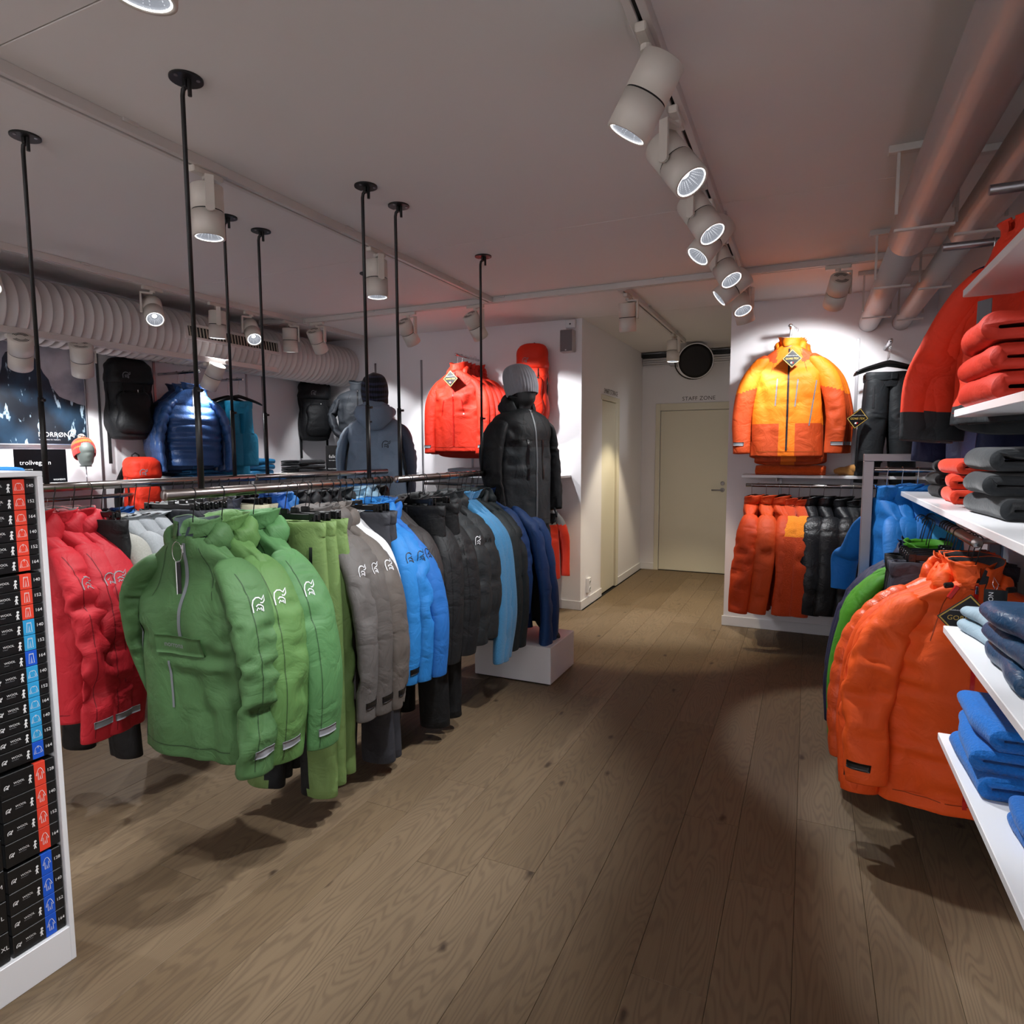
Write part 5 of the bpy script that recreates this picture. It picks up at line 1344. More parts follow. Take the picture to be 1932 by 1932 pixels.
MT = [(1.76, 1.75), (1.95, 1.83), (2.1, 1.87), (2.3, 1.94), (2.42, 1.98), (2.534, 2.026), (2.547, 2.079), (2.553, 2.132), (2.575, 2.173), (2.624, 2.194), (2.689, 2.205), (2.715, 2.18), (2.756, 2.154), (2.783, 2.107), (2.804, 2.059), (2.836, 2.018), (2.847, 1.975), (2.873, 1.94), (2.899, 1.905), (2.928, 1.892), (2.982, 1.877), (3.026, 1.86), (3.078, 1.851), (3.078, 1.567), (1.76, 1.567)]
raw('mountain_print', [pp(y, z, .0008) for y, z in MT], [tuple(range(len(MT)))[::-1]], rock, po)
put_text('poster_lettering', 'NORRØNA', pp(2.745, 1.617, .0016), (0, 1, 0), (0, 0, 1), .032, M_PRINTW, po, spacing=1.05)
put_text('poster_lettering', 'Welcome to nature', pp(2.745, 1.592, .0016), (0, 1, 0), (0, 0, 1), .0125, M_PRINTG, po)
Ve, Fe = ribbon2d(EMBLEM, .09); raw('poster_emblem', [pp(2.945 + x * .052, 1.612 + y * .055, .0016) for x, y in Ve], Fe, M_PRINTW, po)
m = MB(); m.box((0, 1.74 - 2.45, 1.545 - 1.9), (.014, 3.09 - 2.45, 1.56 - 1.9), .001); m.box((0, 3.08 - 2.45, 1.56 - 1.9), (.014, 3.09 - 2.45, 2.27 - 1.9), .001); m.build('poster_frame', M_ALU, po)

def sign(label, loc, rot, w_, h_, title, sub, who, foot=None):
    t = thing('display_sign', label, 'sign', loc, rot)
    m = MB(); m.box((-w_ / 2, -.004, .012), (w_ / 2, .0, h_), .001); m.build('card', paint('sign_black', '0d0d10', .18), t)
    m = MB(); m.box((-w_ / 2 - .008, -.055, 0), (w_ / 2 + .008, .03, .004), .001); m.box((-w_ / 2 - .006, -.006, .004), (w_ / 2 + .006, .003, .0115), .001); m.build('acrylic_foot', M_WHITE, t)
    put_text('sign_lettering', title, (-w_ / 2 + .03, -.0046, h_ * .53), (1, 0, 0), (0, 0, 1), .028 * w_ / .3, M_PRINTW, t)
    put_text('sign_lettering', sub, (-w_ / 2 + .03, -.0046, h_ * .42), (1, 0, 0), (0, 0, 1), .008 * w_ / .3, M_PRINTW, t)
    put_text('sign_lettering', who, (w_ / 2 - .015, -.0046, h_ * .115), (1, 0, 0), (0, 0, 1), .011 * w_ / .3, M_PRINTW, t, 'r')
    if foot: put_text('sign_lettering', foot, (-w_ / 2 + .02, -.0046, h_ * .115), (1, 0, 0), (0, 0, 1), .009, M_PRINTW, t)
    return t
sign('black sign reading trollveggen on the shelf under the poster', (-4.6, 2.585, 1.292), R(90 - 4), .31, .235, 'trollveggen', 'mountaineering', "WOMEN'S")
sign('black sign reading falketind on the shelf near the wall corner', (-4.44, 5.45, 1.292), R(38), .36, .28, 'falketind', 'lightweight mountaineering', "MEN'S", 'MOUNTAINEERING')

M_FORM = paint('grey_form', '565c58', .55)
def head_form(mb_parent, c, s, m, yaw=0.0, neck=.10, name='head'):
    """abstract smooth head: egg with brow, nose and chin; face towards -y local, c = chin-level centre"""
    nv_, nu_ = 40, 36
    th = np.linspace(0, 2 * PI, nu_, endpoint=False); t = np.linspace(0, 1, nv_)
    zk = [0, .08, .25, .45, .65, .85, .96, 1]
    z = t * .235 * s
    wk = np.array([.045, .056, .066, .074, .077, .062, .036, .003]) * s; dk = np.array([.05, .066, .08, .09, .098, .08, .045, .003]) * s
    yk = np.array([-.012, -.014, -.012, -.006, 0, .006, .008, .008]) * s
    W_ = sm_interp(t, zk, wk); D_ = sm_interp(t, zk, dk); Y_ = sm_interp(t, zk, yk)
    P = np.stack([W_[:, None] * np.cos(th), D_[:, None] * np.sin(th) + Y_[:, None], np.repeat(z[:, None], nu_, 1)], 2)
    fr_ = np.exp(-((th + PI / 2 - 2 * PI * (th > PI)) / .16) ** 2)[None] * 1.0
    fr_ = np.exp(-(((th - 1.5 * PI + PI) % (2 * PI) - PI) / .17) ** 2)[None]
    nose = np.exp(-((t - .40) / .085) ** 2)[:, None]; P[..., 1] -= .007 * s * fr_ * nose
    fw = np.exp(-(((th - 1.5 * PI + PI) % (2 * PI) - PI) / .5) ** 2)[None]
    P[..., 1] += .003 * s * fw * np.exp(-((t - .52) / .06) ** 2)[:, None]
    P[..., 1] -= .002 * s * fw * np.exp(-((t - .2) / .05) ** 2)[:, None]
    nk = []
    for f in (1.0, .6, .15): nk.append(np.stack([.05 * s * np.cos(th), .054 * s * np.sin(th) + .006, np.full(nu_, -neck * f)], 1))
    G = np.concatenate([np.array(nk), P], 0)
    ca, sa = math.cos(yaw), math.sin(yaw)
    x = G[..., 0] * ca - G[..., 1] * sa; y = G[..., 0] * sa + G[..., 1] * ca
    G = np.stack([x + c[0], y + c[1], G[..., 2] + c[2]], 2)
    return raw(name, G.reshape(-1, 3), grid_faces(G.shape[0], nu_) + [tuple((G.shape[0] - 1) * nu_ + j for j in range(nu_)), tuple(range(nu_))[::-1]], m, mb_parent, True)

def beanie(parent, c, s, cols, kind='rib', tilt=(0, 0), stripes=None, ribs=40, h=.17, name='beanie', slouch=.0):
    nv_, nu_ = 44, ribs * 4
    th = np.linspace(0, 2 * PI, nu_, endpoint=False); t = np.linspace(0, 1, nv_)
    rad = sm_interp(t, [0, .12, .4, .65, .85, .95, 1], np.array([.088, .092, .095, .086, .06, .032, .004]) * s)
    z = sm_interp(t, [0, .3, .6, .85, 1], np.array([0, .28, .66, .92, 1.0]) * h * s)
    rr_ = rad[:, None] * (1 + .02 * np.cos(th * ribs)[None] * np.clip((1 - t) * 4, 0, 1)[:, None])
    P = np.stack([rr_ * .92 * np.cos(th), rr_ * 1.12 * np.sin(th) + slouch * (z[:, None] / h) ** 2, np.repeat(z[:, None], nu_, 1)], 2)
    P += (vn(P * 22, 5) * .005)[..., None]
    inn = []
    for f, dz in ((.96, -.002), (.92, .02)): q = P[0] * (f, f, 1); q[:, 2] += dz; inn.append(q)
    G = np.concatenate([np.array(inn[::-1]), P], 0)
    M = Matrix.Rotation(tilt[0], 3, 'X') @ Matrix.Rotation(tilt[1], 3, 'Y')
    G = G @ np.array(M).T + np.array(c)
    F = grid_faces(G.shape[0], nu_); mi = None
    if stripes:
        mi = [stripes[min(len(stripes) - 1, max(0, int((f[0] // nu_ - 2) / (nv_ - 1) * len(stripes))))] for f in F]
    return raw(name, G.reshape(-1, 3), F, [fabric(x, kind) for x in cols], parent, True, mi)

hs = thing('head_stand', 'grey head form on a thin metal stand on the left wall shelf', 'head form', (-4.62, 2.89, 1.2925), R(72))
m = MB(); m.lathe([(0, .055), (.004, .055), (.006, .05)], (0, 0, 0), (0, 0, 1), 28); m.cyl((0, 0, .006), (0, 0, .13), .004, n=10); m.build('stand', M_CHROME, hs, True)
head_form(hs, (0, 0, .125), .72, M_FORM, 0, .012)
bt = thing('beanie', 'red and orange striped beanie on the grey head form', 'hat', (-4.62, 2.89, 1.49), R(72))
beanie(bt, (0, .010, -.01), .80, ('a8201a', 'e0551f'), 'knit', (R(-26), R(0)), [0, 0, 0, 0, 1, 0, 0, 1, 1, 0, 1, 0, 0, 0], 30, .165, name='knit_cap')
m = MB(); pr_ = random.Random(3)
for k in range(70):
    u = Vector((pr_.gauss(0, 1), pr_.gauss(0, 1), pr_.gauss(0, 1))).normalized(); p0_ = Vector((0, .065, .125)); m.tube([p0_, p0_ + u * .022, p0_ + u * .027 + Vector((0, 0, -.004))], [.005, .004, .001], 5)
m.build('pompom', fabric('8d847c', 'knit'), bt, True)

def backpack(ph, loc, rot, col, seed=0, w_=.32, h=.58, d=.2, acc='0d0d0f', lid=True, tagc=True, straps=True):
    t = thing('backpack', ph, 'backpack', loc, rot); rs = np.random.RandomState(seed); off = rs.rand(3) * 30
    mc = fabric(col, 'shell'); ma = fabric(acc, 'shell')
    def bag(name, keys, m, nv_=44, nu_=44, amp=.010):
        th = np.linspace(0, 2 * PI, nu_, endpoint=False); t_ = np.linspace(0, 1, nv_)
        k = np.array(keys, float); W_ = sm_interp(t_, k[:, 0], k[:, 1]); D_ = sm_interp(t_, k[:, 0], k[:, 2]); Y_ = sm_interp(t_, k[:, 0], k[:, 3]); Z_ = np.interp(t_, k[:, 0], k[:, 4])
        cx = np.sign(np.cos(th)) * np.abs(np.cos(th)) ** .65; sy = np.sign(np.sin(th)) * np.abs(np.sin(th)) ** .65
        P = np.stack([W_[:, None] * cx, D_[:, None] * sy + Y_[:, None], np.repeat(Z_[:, None], nu_, 1)], 2)
        N = grid_normals(P); Q = P + off
        P = P + N * ((vn(Q * 9, seed) * amp + ridge(Q * (9, 9, 16), seed + 1) * amp * .6) * np.clip(np.minimum(t_, 1 - t_) / .1, .1, 1)[:, None])[..., None]
        return raw(name, P.reshape(-1, 3), grid_faces(nv_, nu_) + [tuple(range(nu_))[::-1], tuple((nv_ - 1) * nu_ + j for j in range(nu_))], m, t, True), P.reshape(-1, 3), grid_faces(nv_, nu_)
    W2 = w_ / 2
    yb = -d / 2 - .01
    o, V, F = bag('main_bag', [(0, .02, .02, yb, -h), (.04, W2 * .75, d * .35, yb, -h + .005), (.12, W2 * .98, d * .46, yb, -h * .92), (.5, W2 * 1.02, d * .5, yb, -h * .5), (.85, W2 * .95, d * .46, yb, -h * .15), (.96, W2 * .7, d * .34, yb, -h * .06), (1, .02, .02, yb, -h * .05)], mc)
    bb = bvh_of(V, F)
    if lid:
        o2, V2, F2 = bag('lid', [(0, W2 * .9, d * .44, yb - .008, -h * .30), (.08, W2 * 1.03, d * .54, yb - .01, -h * .29), (.4, W2 * 1.06, d * .56, yb - .01, -h * .16), (.75, W2 * .95, d * .5, yb - .005, -h * .03), (.93, W2 * .6, d * .32, yb, .012), (1, .02, .02, yb, .016)], mc, 30, 44, .008)
        b2 = bvh_of(V2, F2)
        Ve, Fe = ribbon2d(EMBLEM, .09); decal('emblem', (np.array(Ve) - .5) * .05, Fe, (-W2 * .35, 0, -h * .2), (1, 0, 0), (0, 0, 1), (0, 1, 0), b2, .003, M_EMBG, t)
    o3, V3, F3 = bag('front_pocket', [(0, W2 * .3, .01, yb - d * .42, -h * .92), (.1, W2 * .68, .03, yb - d * .44, -h * .9), (.5, W2 * .74, .045, yb - d * .46, -h * .64), (.9, W2 * .62, .03, yb - d * .44, -h * .40), (1, W2 * .3, .01, yb - d * .42, -h * .37)], mc, 26, 36, .007)
    for sx in (-1, 1):
        m = MB(); m.tube([(sx * W2 * 1.02, yb - d * .1, -h * .28), (sx * W2 * 1.07, yb - d * .2, -h * .5), (sx * W2 * 1.03, yb - d * .15, -h * .8)], .006, 6); m.build('compression_strap', ma, t, True)
        m = MB(); x = sx * W2 * .95; m.box((x - .012, yb + .03, -h - .18 - .05 * (sx > 0)), (x + .012, yb + .034, -h * .85), .001); m.build('belt_webbing', ma, t)
        if straps:
            P, C = tube_path([(sx * .06, -.005, -.05), (sx * .1, .03, -.18), (sx * .12, .035, -.32), (sx * .13, .01, -.46)], [.03, .034, .03, .02], [.01, .013, .012, .008], 24, 14, (1, 0, 0))
            raw('shoulder_strap', P.reshape(-1, 3), grid_faces(24, 14), ma, t, True)
        m = MB(); m.tube([(sx * W2 * .5, yb - d * .5, -h * .3), (sx * W2 * .5, yb - d * .58, -h * .42)], .005, 6); m.box((sx * W2 * .5 - .011, yb - d * .6, -h * .45), (sx * W2 * .5 + .011, yb - d * .55, -h * .41), .003); m.build('lid_buckle', ma, t)
    m = MB(); m.tube([(-.03, -.01, -.03), (-.025, -.012, .03), (0, -.012, .045), (.025, -.012, .03), (.03, -.01, -.03)], .006, 8); m.build('haul_loop', ma, t, True)
    if tagc:
        m = MB(); m.box((W2 * .1, yb - d * .62, -h * .66), (W2 * .1 + .05, yb - d * .615, -h * .45), .001, Matrix.Rotation(.12, 4, 'Y')); m.build('hang_tag', M_TAGB, t)
        m = MB(); m.tube([(W2 * .2, yb - d * .55, -h * .37), (W2 * .16, yb - d * .63, -h * .46)], .003, 6); m.build('tag_loop', M_PRINTW, t)
    return t
backpack('large black backpack hanging on the left wall between poster and blue jacket', (XL + .02, 3.37, 2.20), R(74), '0e0f11', 1, .29, .60, .21)
backpack('orange-red backpack hanging low on the left wall between two shelves', (XL + .16, 3.34, 1.455), R(78), 'd5311a', 2, .22, .50, .19)
backpack('slim black backpack on the left wall near the corner', (XL + .02, 5.47, 2.24), R(62), '121316', 3, .30, .62, .2)
backpack('bright red backpack on the back wall behind the grey beanie', (-2.38, YB - .02, 2.47), R(14), 'd93018', 4, .27, .72, .22)
# blue down jacket, turquoise trousers, folded goods
for i, (xx, rz) in enumerate(((-4.52, 62), (-4.60, 70), (-4.68, 78))):
    g_jacket(('front blue quilted down jacket on the left wall', 'second blue quilted down jacket behind the front one', 'rear navy down jacket nearest the left wall')[i], (xx, 3.70, 2.145), R(rz), ('2c4d80', '263f68', '1c2844')[i], 'puffer', seed=380 + i, sw=.95, sh=.2, L=.60 + .03 * i, hem=.20, d=(.09, .06, .05)[i], sleeve=.58, spread=.02, fwd=.04, hood=(i == 0), collar=.06, puff=.07, pa=.8, nu=56 if i == 0 else 30, nv=74 if i == 0 else 40, rr=.012,
             zip_=(M_ZIPG, .0, .58, .0) if i == 0 else None)
wall_rail('chrome peg holding the blue down jackets', (-4.42, 3.70, 2.145), (XL, 3.70, 2.145), .0115, M_CHROME)
wall_rail('chrome peg holding the turquoise trousers', (-4.44, 4.15, 2.13), (XL, 4.15, 2.13), .0115, M_CHROME)
for i, (xx, rz) in enumerate(((-4.5, 66), (-4.62, 74))):
    hanger('%s turquoise trousers folded on the left wall' % ('the front', 'the rear')[i], (xx, 4.15, 2.13), R(rz), .0118, .2, tip=.06)
    g_pants('%s turquoise trousers folded over a hanger on the left wall' % ('front', 'rear')[i], (xx, 4.15, 2.07), R(rz), '1d86ad', seed=390 + i, wd=.11, L=.54 + .08 * i, d=.05, hang=False, nu=30, nv=46, cuff=.08)
stack(-4.66, 3.83, 1.292, 90, 3, '27618f', 'shell', 'steel-blue trousers folded left on the blue shelf', .32, .28, .036, 440)
stack(-4.66, 4.12, 1.292, 90, 2, '1f86b4', 'shell', 'turquoise trousers folded in the low pile on the blue shelf', .22, .26, .03, 445)
stack(-4.66, 4.43, 1.292, 90, 3, '1a7fb5', 'puffer', 'turquoise padded jacket folded right on the blue shelf', .30, .28, .05, 450)
stack(-4.62, 5.05, 1.292, 80, 3, '15161a', 'cotton', 'black sweater folded beside the falketind sign'.replace('falketind', 'mountaineering'), .34, .28, .042, 455)
stack(-4.66, 2.33, 1.292, 90, 2, '1c6aa8', 'fleece', 'blue sweater folded at the left picture edge', .26, .26, .06, 458)
stack(-3.0, 5.53, 1.28, 0, 2, 'b9ccd8', 'shell', 'pale blue shirt folded on the back shelf', .34, .26, .03, 460)

# ------------------------------------------------------------------ back wall
for i in range(5):
    g_jacket(('front red shell jacket with diamond tag on the back wall peg', 'second red shell jacket on the back wall peg', 'third red shell jacket on the back wall peg', 'fourth red shell jacket on the back wall peg', 'rearmost red shell jacket on the back wall peg')[i], (-2.99 + .012 * i, 5.32 + .065 * i, 2.395), R(2 + 2 * i), 'c92c18' if i == 0 else 'b52614', seed=470 + i, broad=True, sh=.225, L=.74 + .03 * (i > 0), hem=.24, d=.085 if i == 0 else .045, sleeve=.68, spread=.015 + .01 * i, fwd=.03, sw=.9,
             nu=64 if i == 0 else 34, nv=72 if i == 0 else 34, zip_=(M_ZIPR, .02, .7, 0) if i == 0 else None, pocket=[(-.09, -.28, -.12, -.42, M_ZIPR), (.09, -.28, .11, -.42, M_ZIPR)] if i == 0 else None, tab=M_EMBG, rr=.0115, collar=.08,
             extra=(lambda t, bb, z0, sl: diamond_tag(t, (.0, -.135, z0 - .09), (1, 0, 0), (0, 0, 1), .075)) if i == 0 else None, wr=1.2)
wall_rail('chrome peg holding the red shell jackets on the back wall', (-2.985, 5.28, 2.395), (-2.985, YB, 2.395), .011, M_CHROME)
ls = thing('wall_loudspeaker', 'small grey loudspeaker box high on the back wall by the passage corner', 'loudspeaker', (-2.04, YB, 2.405))
m = MB(); m.box((-.062, -.09, 0), (.062, -.002, .2), .006); m.build('cabinet', paint('speaker_white', 'b5aeae', .5), ls)
m = MB(); m.box((-.056, -.0925, .006), (.056, -.09, .194), .002); m.build('grille', paint('speaker_grille', '6d686b', .7), ls)
m = MB(); m.box((-.011, -.0935, .012), (.002, -.0925, .022), .0005); m.build('badge', M_PRINTW, ls)
sn = thing('motion_sensor', 'small white sensor box just above the grey loudspeaker', 'sensor', (-2.02, YB, 2.625))
m = MB(); m.box((-.048, -.045, 0), (.048, -.001, .075), .006); m.build('housing', M_TRIM, sn)
m = MB(); m.lathe([(0, .008), (.002, .006)], (0, -.045, .035), (0, -1, 0), 12); m.build('sensor_eye', M_BLACK, sn)
ot = thing('power_outlet', 'double white power outlet low on the passage corner wall', 'outlet', (PX0, 5.95, .13), 0)
m = MB(); m.box((0, -.04, 0), (.03, .04, .145), .004); m.build('cover_plate', M_TRIM, ot)
for z in (.04, .105):
    m = MB(); m.lathe([(0, .021), (.004, .021), (.0042, .017), (-.006, .016)], (.03, 0, z), (1, 0, 0), 20); s_ = m.build('socket', M_WHITE, ot, True)
    m = MB(); m.cyl((.0245, -.009, z), (.025, -.009, z), .003, n=8); m.cyl((.0245, .009, z), (.025, .009, z), .003, n=8); m.build('pin_hole', M_DARK, s_)
# passage: cable run, round loudspeaker
cr_ = thing('cable_run', 'bundle of white pipes under a black cable track on the passage end wall', 'pipes', (-1.27, 8.06, 2.6))
m = MB(); m.box((-.645, -.03, .045), (.645, .05, .085), .002); m.build('cable_track', M_BLACK, cr_)
for k in range(4):
    m = MB(); m.tube([(-.64, .03, .03 - k * .026), (.64, .03, .03 - k * .026)], .011, 10); m.build('white_pipe', M_TRIM, cr_, True)
rs_ = thing('round_loudspeaker', 'round white loudspeaker with black grille tilted toward the shop', 'loudspeaker', (-1.18, 7.5, 2.5))
axd = Vector((.28, -.9, -.22)).normalized()
m = MB(); m.lathe([(-.30, .13), (-.29, .15), (-.02, .192), (0, .196), (.004, .196), (.004, .186)], (0, 0, .0), axd, 40, True, False); m.build('cabinet', M_TRIM, rs_, True)
m = MB(); m.lathe([(-.002, .187), (.004, .15), (.007, .08), (.008, .005)], (0, 0, 0), axd, 40); m.build('grille', paint('speaker_mesh', '17161a', .7, bump=.8, scale=400), rs_, True)
u_, v_, a_ = frame_from(axd)
m = MB(); m.tube([axd * -.12 + u_ * (.215 * math.cos(a)) + v_ * (.215 * math.sin(a)) for a in [PI + PI * k / 16 for k in range(17)]], .008, 8); m.build('yoke', M_BLACK, rs_, True)
m = MB(); m.box((-.30, .05, -.03), (-.235, .14, .05), .004); m.cyl((-.27, .1, 0), (-.2, .1, 0), .02, n=12); m.tube([(-.27, .14, .0), (-.27, .62, .02)], .018, 10); m.build('wall_bracket', M_ALU, rs_)

# ------------------------------------------------------------------ mannequins
def skin(name, verts, edges, radii, m, parent, sub=2):
    me = bpy.data.meshes.new(name); me.from_pydata(verts, edges, []); o = link(bpy.data.objects.new(name, me))
    md = o.modifiers.new('s', 'SKIN'); md.use_smooth_shade = True
    for i, r in enumerate(radii): me.skin_vertices[0].data[i].radius = r if isinstance(r, tuple) else (r, r)
    me.skin_vertices[0].data[0].use_root = True
    o.modifiers.new('b', 'SUBSURF').levels = sub
    dg = bpy.context.evaluated_depsgraph_get(); ev = o.evaluated_get(dg); m2 = bpy.data.meshes.new_from_object(ev)
    o.modifiers.clear(); o.data = m2; bpy.data.meshes.remove(me)
    m2.materials.clear(); m2.materials.append(m); m2.polygons.foreach_set('use_smooth', np.ones(len(m2.polygons), dtype=bool)); o.parent = parent
    return o

def body_form(t, m, head_yaw=0.0):
    """dressed display figure, feet at z=0, face towards -y: one continuous body"""
    V = [(0, 0, .95), (0, .0, 1.12), (0, -.005, 1.28), (0, .005, 1.37), (0, .005, 1.50)]
    E = [(0, 1), (1, 2), (2, 3), (3, 4)]; Rr = [(.14, .10), (.12, .085), (.135, .09), (.10, .065), (.05, .05)]
    for sx, fy in ((-1, .06), (1, -.08)):
        b0 = len(V); V += [(sx * .095, 0, .88), (sx * .10, -.01 + fy * .4, .50), (sx * .11, .02 + fy, .09), (sx * .115, -.05 + fy, .035), (sx * .12, -.14 + fy, .022)]
        Rr += [.085, .06, .043, (.036, .032), (.038, .02)]; E += [(0, b0), (b0, b0 + 1), (b0 + 1, b0 + 2), (b0 + 2, b0 + 3), (b0 + 3, b0 + 4)]
        c0 = len(V); V += [(sx * .16, .01, 1.365), (sx * .23, .01, 1.14), (sx * .235, -.04, .90), (sx * .235, -.06, .84)]
        Rr += [.046, .042, .034, (.022, .036)]; E += [(3, c0), (c0, c0 + 1), (c0 + 1, c0 + 2), (c0 + 2, c0 + 3)]
    o = skin('body', V, E, Rr, m, t)
    head_form(t, (0, -.015, 1.555), 1.0, m, head_yaw, .09)
    # toes and fingers
    for sx, fy in ((-1, .06), (1, -.08)):
        for k in range(5):
            x = sx * (.088 + .0165 * k); y = -.155 + fy + .010 * k ** 1.3; r = .0115 - .0012 * k
            mm = MB(); mm.tube([(x, y + .05, .03), (x, y, .024), (x + sx * .001, y - .03 + .003 * k, .015), (x + sx * .001, y - .042 + .004 * k, .011)], [r, r * 1.05, r, r * .55], 8); mm.build('toe', m, t, True)
        hx, hy, hz = sx * .235, -.065, .82
        for k in range(4):
            yy = hy - .027 + .018 * k; mm = MB(); ln = (.06, .072, .068, .052)[k]
            mm.tube([(hx, yy, hz), (hx - sx * .004, yy - .004, hz - ln * .5), (hx - sx * .012, yy - .003, hz - ln * .85), (hx - sx * .02, yy, hz - ln)], [.0095, .009, .0082, .005], 8); mm.build('finger', m, t, True)
        mm = MB(); mm.tube([(hx - sx * .008, hy - .025, hz + .04), (hx - sx * .018, hy - .05, hz + .01), (hx - sx * .02, hy - .056, hz - .022)], [.012, .0105, .006], 8); mm.build('thumb', m, t, True)
    return o
M_MAN = paint('charcoal_mannequin', '242628', .5)
def arms_down(sx):
    z0 = -.112; sh = .215
    return [(sx * (sh - .09), 0, z0 - .065), (sx * (sh - .005), .0, z0 - .125), (sx * (sh + .038), .01, z0 - .27), (sx * (sh + .05), -.01, z0 - .45), (sx * (sh + .035), -.05, z0 - .66)]
# figure in black and grey, three-quarter view
m2 = thing('mannequin', 'charcoal mannequin in black and grey jacket with ribbed grey beanie on the white platform', 'mannequin', (-1.76, 4.0, .25), R(66))
body_form(m2, M_MAN, R(10))
def yoke(part, ce): return ((ce[:, 2] < -.36) & (part == 'body') & (ce[:, 0] < 9)).astype(int)
def cargo(t, bb, z0, sl):
    for sx in (-1, 1):
        V5, F5 = rect2d(.016, .26, 1, 16); decal('pocket_zip', V5, F5, (sx * .07, 0, z0 - .33), (1, 0, sx * .2), (0, 0, 1), (0, 1, 0), bb, .004, M_ZIPB, t)
    V5, F5 = rect2d(.34, .006, 20, 1); decal('yoke_seam', V5, F5, (0, 0, z0 - .2), (1, 0, 0), (0, 0, 1), (0, 1, 0), bb, .002, M_DARK, t)
g_jacket('jacket', (0, 0, 1.64), 0, ('1a1c1e', '33383b'), seed=500, sh=.215, L=.76, hem=.235, d=.135, parent=m2, spath=arms_down, hang=False, hood=True, collar=.10, nu=72, nv=84, block=yoke, zip_=(M_ZIPG, .0, .74, 0), extra=cargo, sw=1.12, wr=1.1)
g_pants('trousers', (0, .0, 1.10), 0, '1d1f21', seed=505, wd=.19, L=.86, d=.10, parent=m2, hang=False, cuff=.085, spread=.02)
beanie(m2, (0, -.010, 1.625), 1.17, ('84848a',), 'rib', (R(-9), 0), None, 34, .185, slouch=.03)
# figure seen from behind
m1 = thing('mannequin', 'mannequin seen from behind in slate-blue hooded jacket and dark striped beanie', 'mannequin', (-3.04, 4.12, .25), R(212))
body_form(m1, M_MAN, R(-6))
def shaded_sleeve(part, ce): return (np.full(len(ce), 1) if part == 'sleeve' and ce[:, 0].mean() < 0 else np.zeros(len(ce))).astype(int)  # one sleeve darker: the shading of that arm is put into its colour
def backemb(t, bb, z0, sl):
    Ve, Fe = ribbon2d(EMBLEM, .085); decal('emblem', (np.array(Ve) - .5) * .058, Fe, (-.085, 0, z0 - .22), (-1, 0, 0), (0, 0, 1), (0, -1, 0), bb, .003, M_EMBB, t)
g_jacket('jacket', (0, 0, 1.64), 0, ('74869a', '3a4050'), seed=510, sh=.20, L=.80, hem=.235, d=.14, parent=m1, spath=arms_down, hang=False, hood=True, collar=.10, nu=72, nv=84, extra=backemb, sw=.98, wr=1.2, block=shaded_sleeve)
P, C = tube_path([(-.13, .06, 1.55), (-.09, .13, 1.54), (0, .165, 1.50), (.09, .13, 1.54), (.13, .06, 1.55)], [.03, .06, .085, .06, .03], [.03, .04, .045, .04, .03], 40, 24, (0, 0, 1))
P = P + grid_normals(P) * (vn(P * 14, 3) * .012 + ridge(P * 20, 4) * .006)[..., None]; raw('hanging_hood', P.reshape(-1, 3), grid_faces(40, 24), fabric('74869a', 'shell'), m1, True)
g_pants('trousers', (0, .0, 1.10), 0, '232529', seed=515, wd=.19, L=.86, d=.10, parent=m1, hang=False, cuff=.085, spread=.02)
beanie(m1, (0, -.008, 1.625), 1.14, ('15161c', '2a2f45'), 'rib', (R(-10), 0), [0, 0, 1, 0, 1, 0, 1, 0, 1, 0, 0, 1, 0, 0], 34, .20)
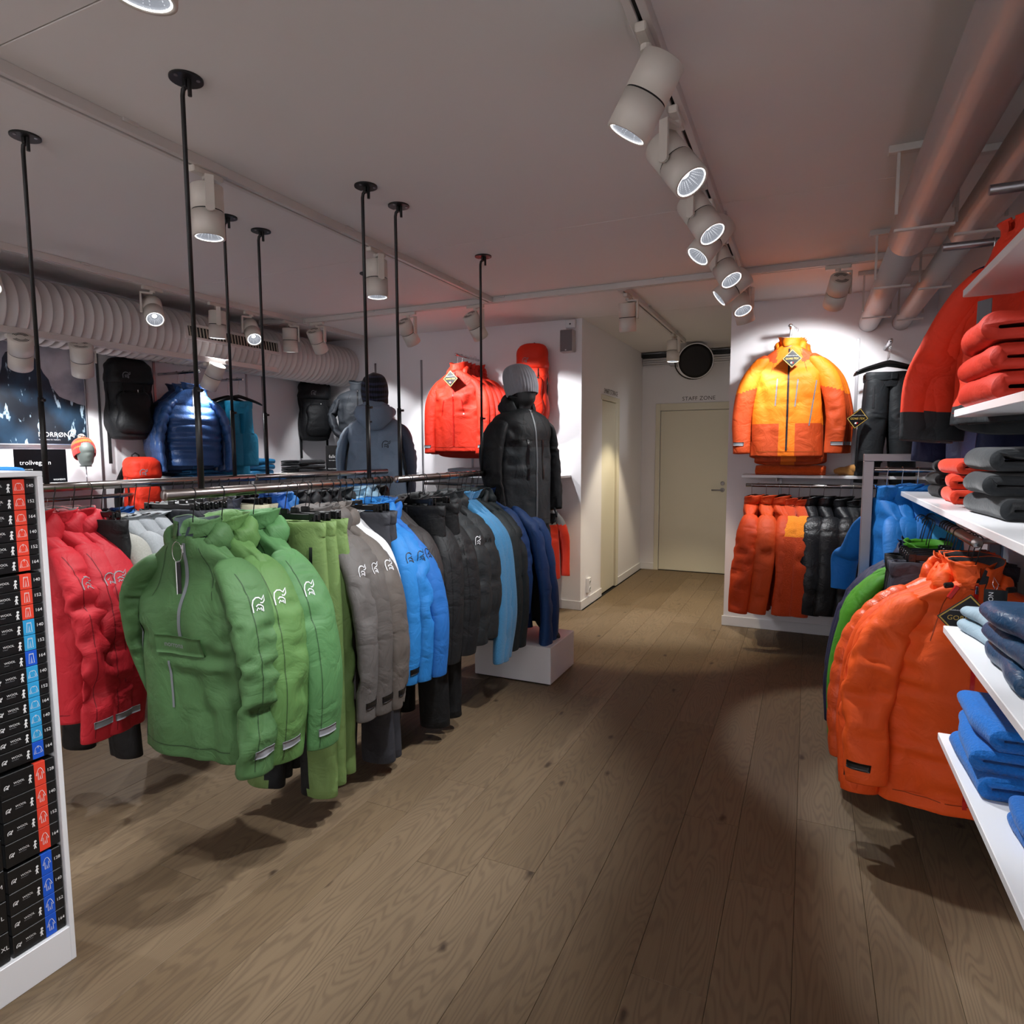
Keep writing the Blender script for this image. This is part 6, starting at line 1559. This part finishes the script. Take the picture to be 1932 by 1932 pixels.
# half figure with white hands on the corner shelf
m3 = thing('mannequin', 'headless half mannequin in shiny grey-black jacket with white clasped hands on the corner shelf', 'mannequin', (-4.27, 5.50, 1.292), R(34))
M_PALE = paint('pale_mannequin', 'c9cacf', .4)
m = MB(); m.lathe([(0, .11), (.008, .11), (.012, .10), (.02, .02), (.14, .02)], (0, 0, 0), (0, 0, 1), 28); m.build('stand', M_WHITE, m3, True)
skin('torso', [(0, 0, .12), (0, 0, .35), (0, -.01, .58), (0, .01, .72), (0, 0, .84), (0, 0, .93)], [(0, 1), (1, 2), (2, 3), (3, 4), (4, 5)], [(.15, .1), (.12, .09), (.15, .105), (.13, .08), (.055, .055), (.055, .055)], M_PALE, m3)
def clasp(sx):
    z0 = -.112; sh = .205
    return [(sx * (sh - .09), 0, z0 - .065), (sx * (sh - .005), -.005, z0 - .125), (sx * (sh + .055), -.02, z0 - .27), (sx * (sh + .01), -.10, z0 - .42), (sx * (sh - .09), -.17, z0 - .50)]
g_jacket('jacket', (0, 0, .955), 0, '33373d', 'shell', seed=520, sh=.205, L=.70, hem=.20, d=.125, parent=m3, spath=clasp, hang=False, hood=False, collar=.115, nu=64, nv=70, zip_=(M_ZIPB, .0, .66, 0), sw=.98, wr=1.5)
for sx in (-1, 1):
    mm = MB(); c = Vector((sx * .095, -.185, .335)); e = Vector((sx * .035, -.225, .285))
    dv = (e - c).normalized(); sd = Vector((0, -.5, -.85)).normalized(); up = dv.cross(sd).normalized()
    rings = []
    for f, a, b_ in ((-.35, .022, .018), (0, .026, .018), (.5, .038, .016), (1.0, .038, .013), (1.08, .03, .009)):
        p = c.lerp(e, f); rings.append([tuple(p + sd * (a * math.cos(q)) + up * (b_ * math.sin(q))) for q in [2 * PI * j / 14 for j in range(14)]])
    mm.ring_loft(rings)
    for k in range(4):
        b0 = e + sd * (-.028 + .019 * k); ln = (.058, .068, .064, .05)[k]
        mm.tube([b0 - dv * .01, b0 + dv * ln * .45 + up * .003 * sx, b0 + dv * ln * .8 - up * .006 * sx, b0 + dv * ln - up * .014 * sx], [.0098, .0092, .0085, .005], 8)
    b0 = c.lerp(e, .2) - sd * .024; mm.tube([b0, b0 - sd * .02 + dv * .022, b0 - sd * .026 + dv * .05], [.012, .0105, .006], 8)
    mm.build('hand', M_PALE, m3, True)
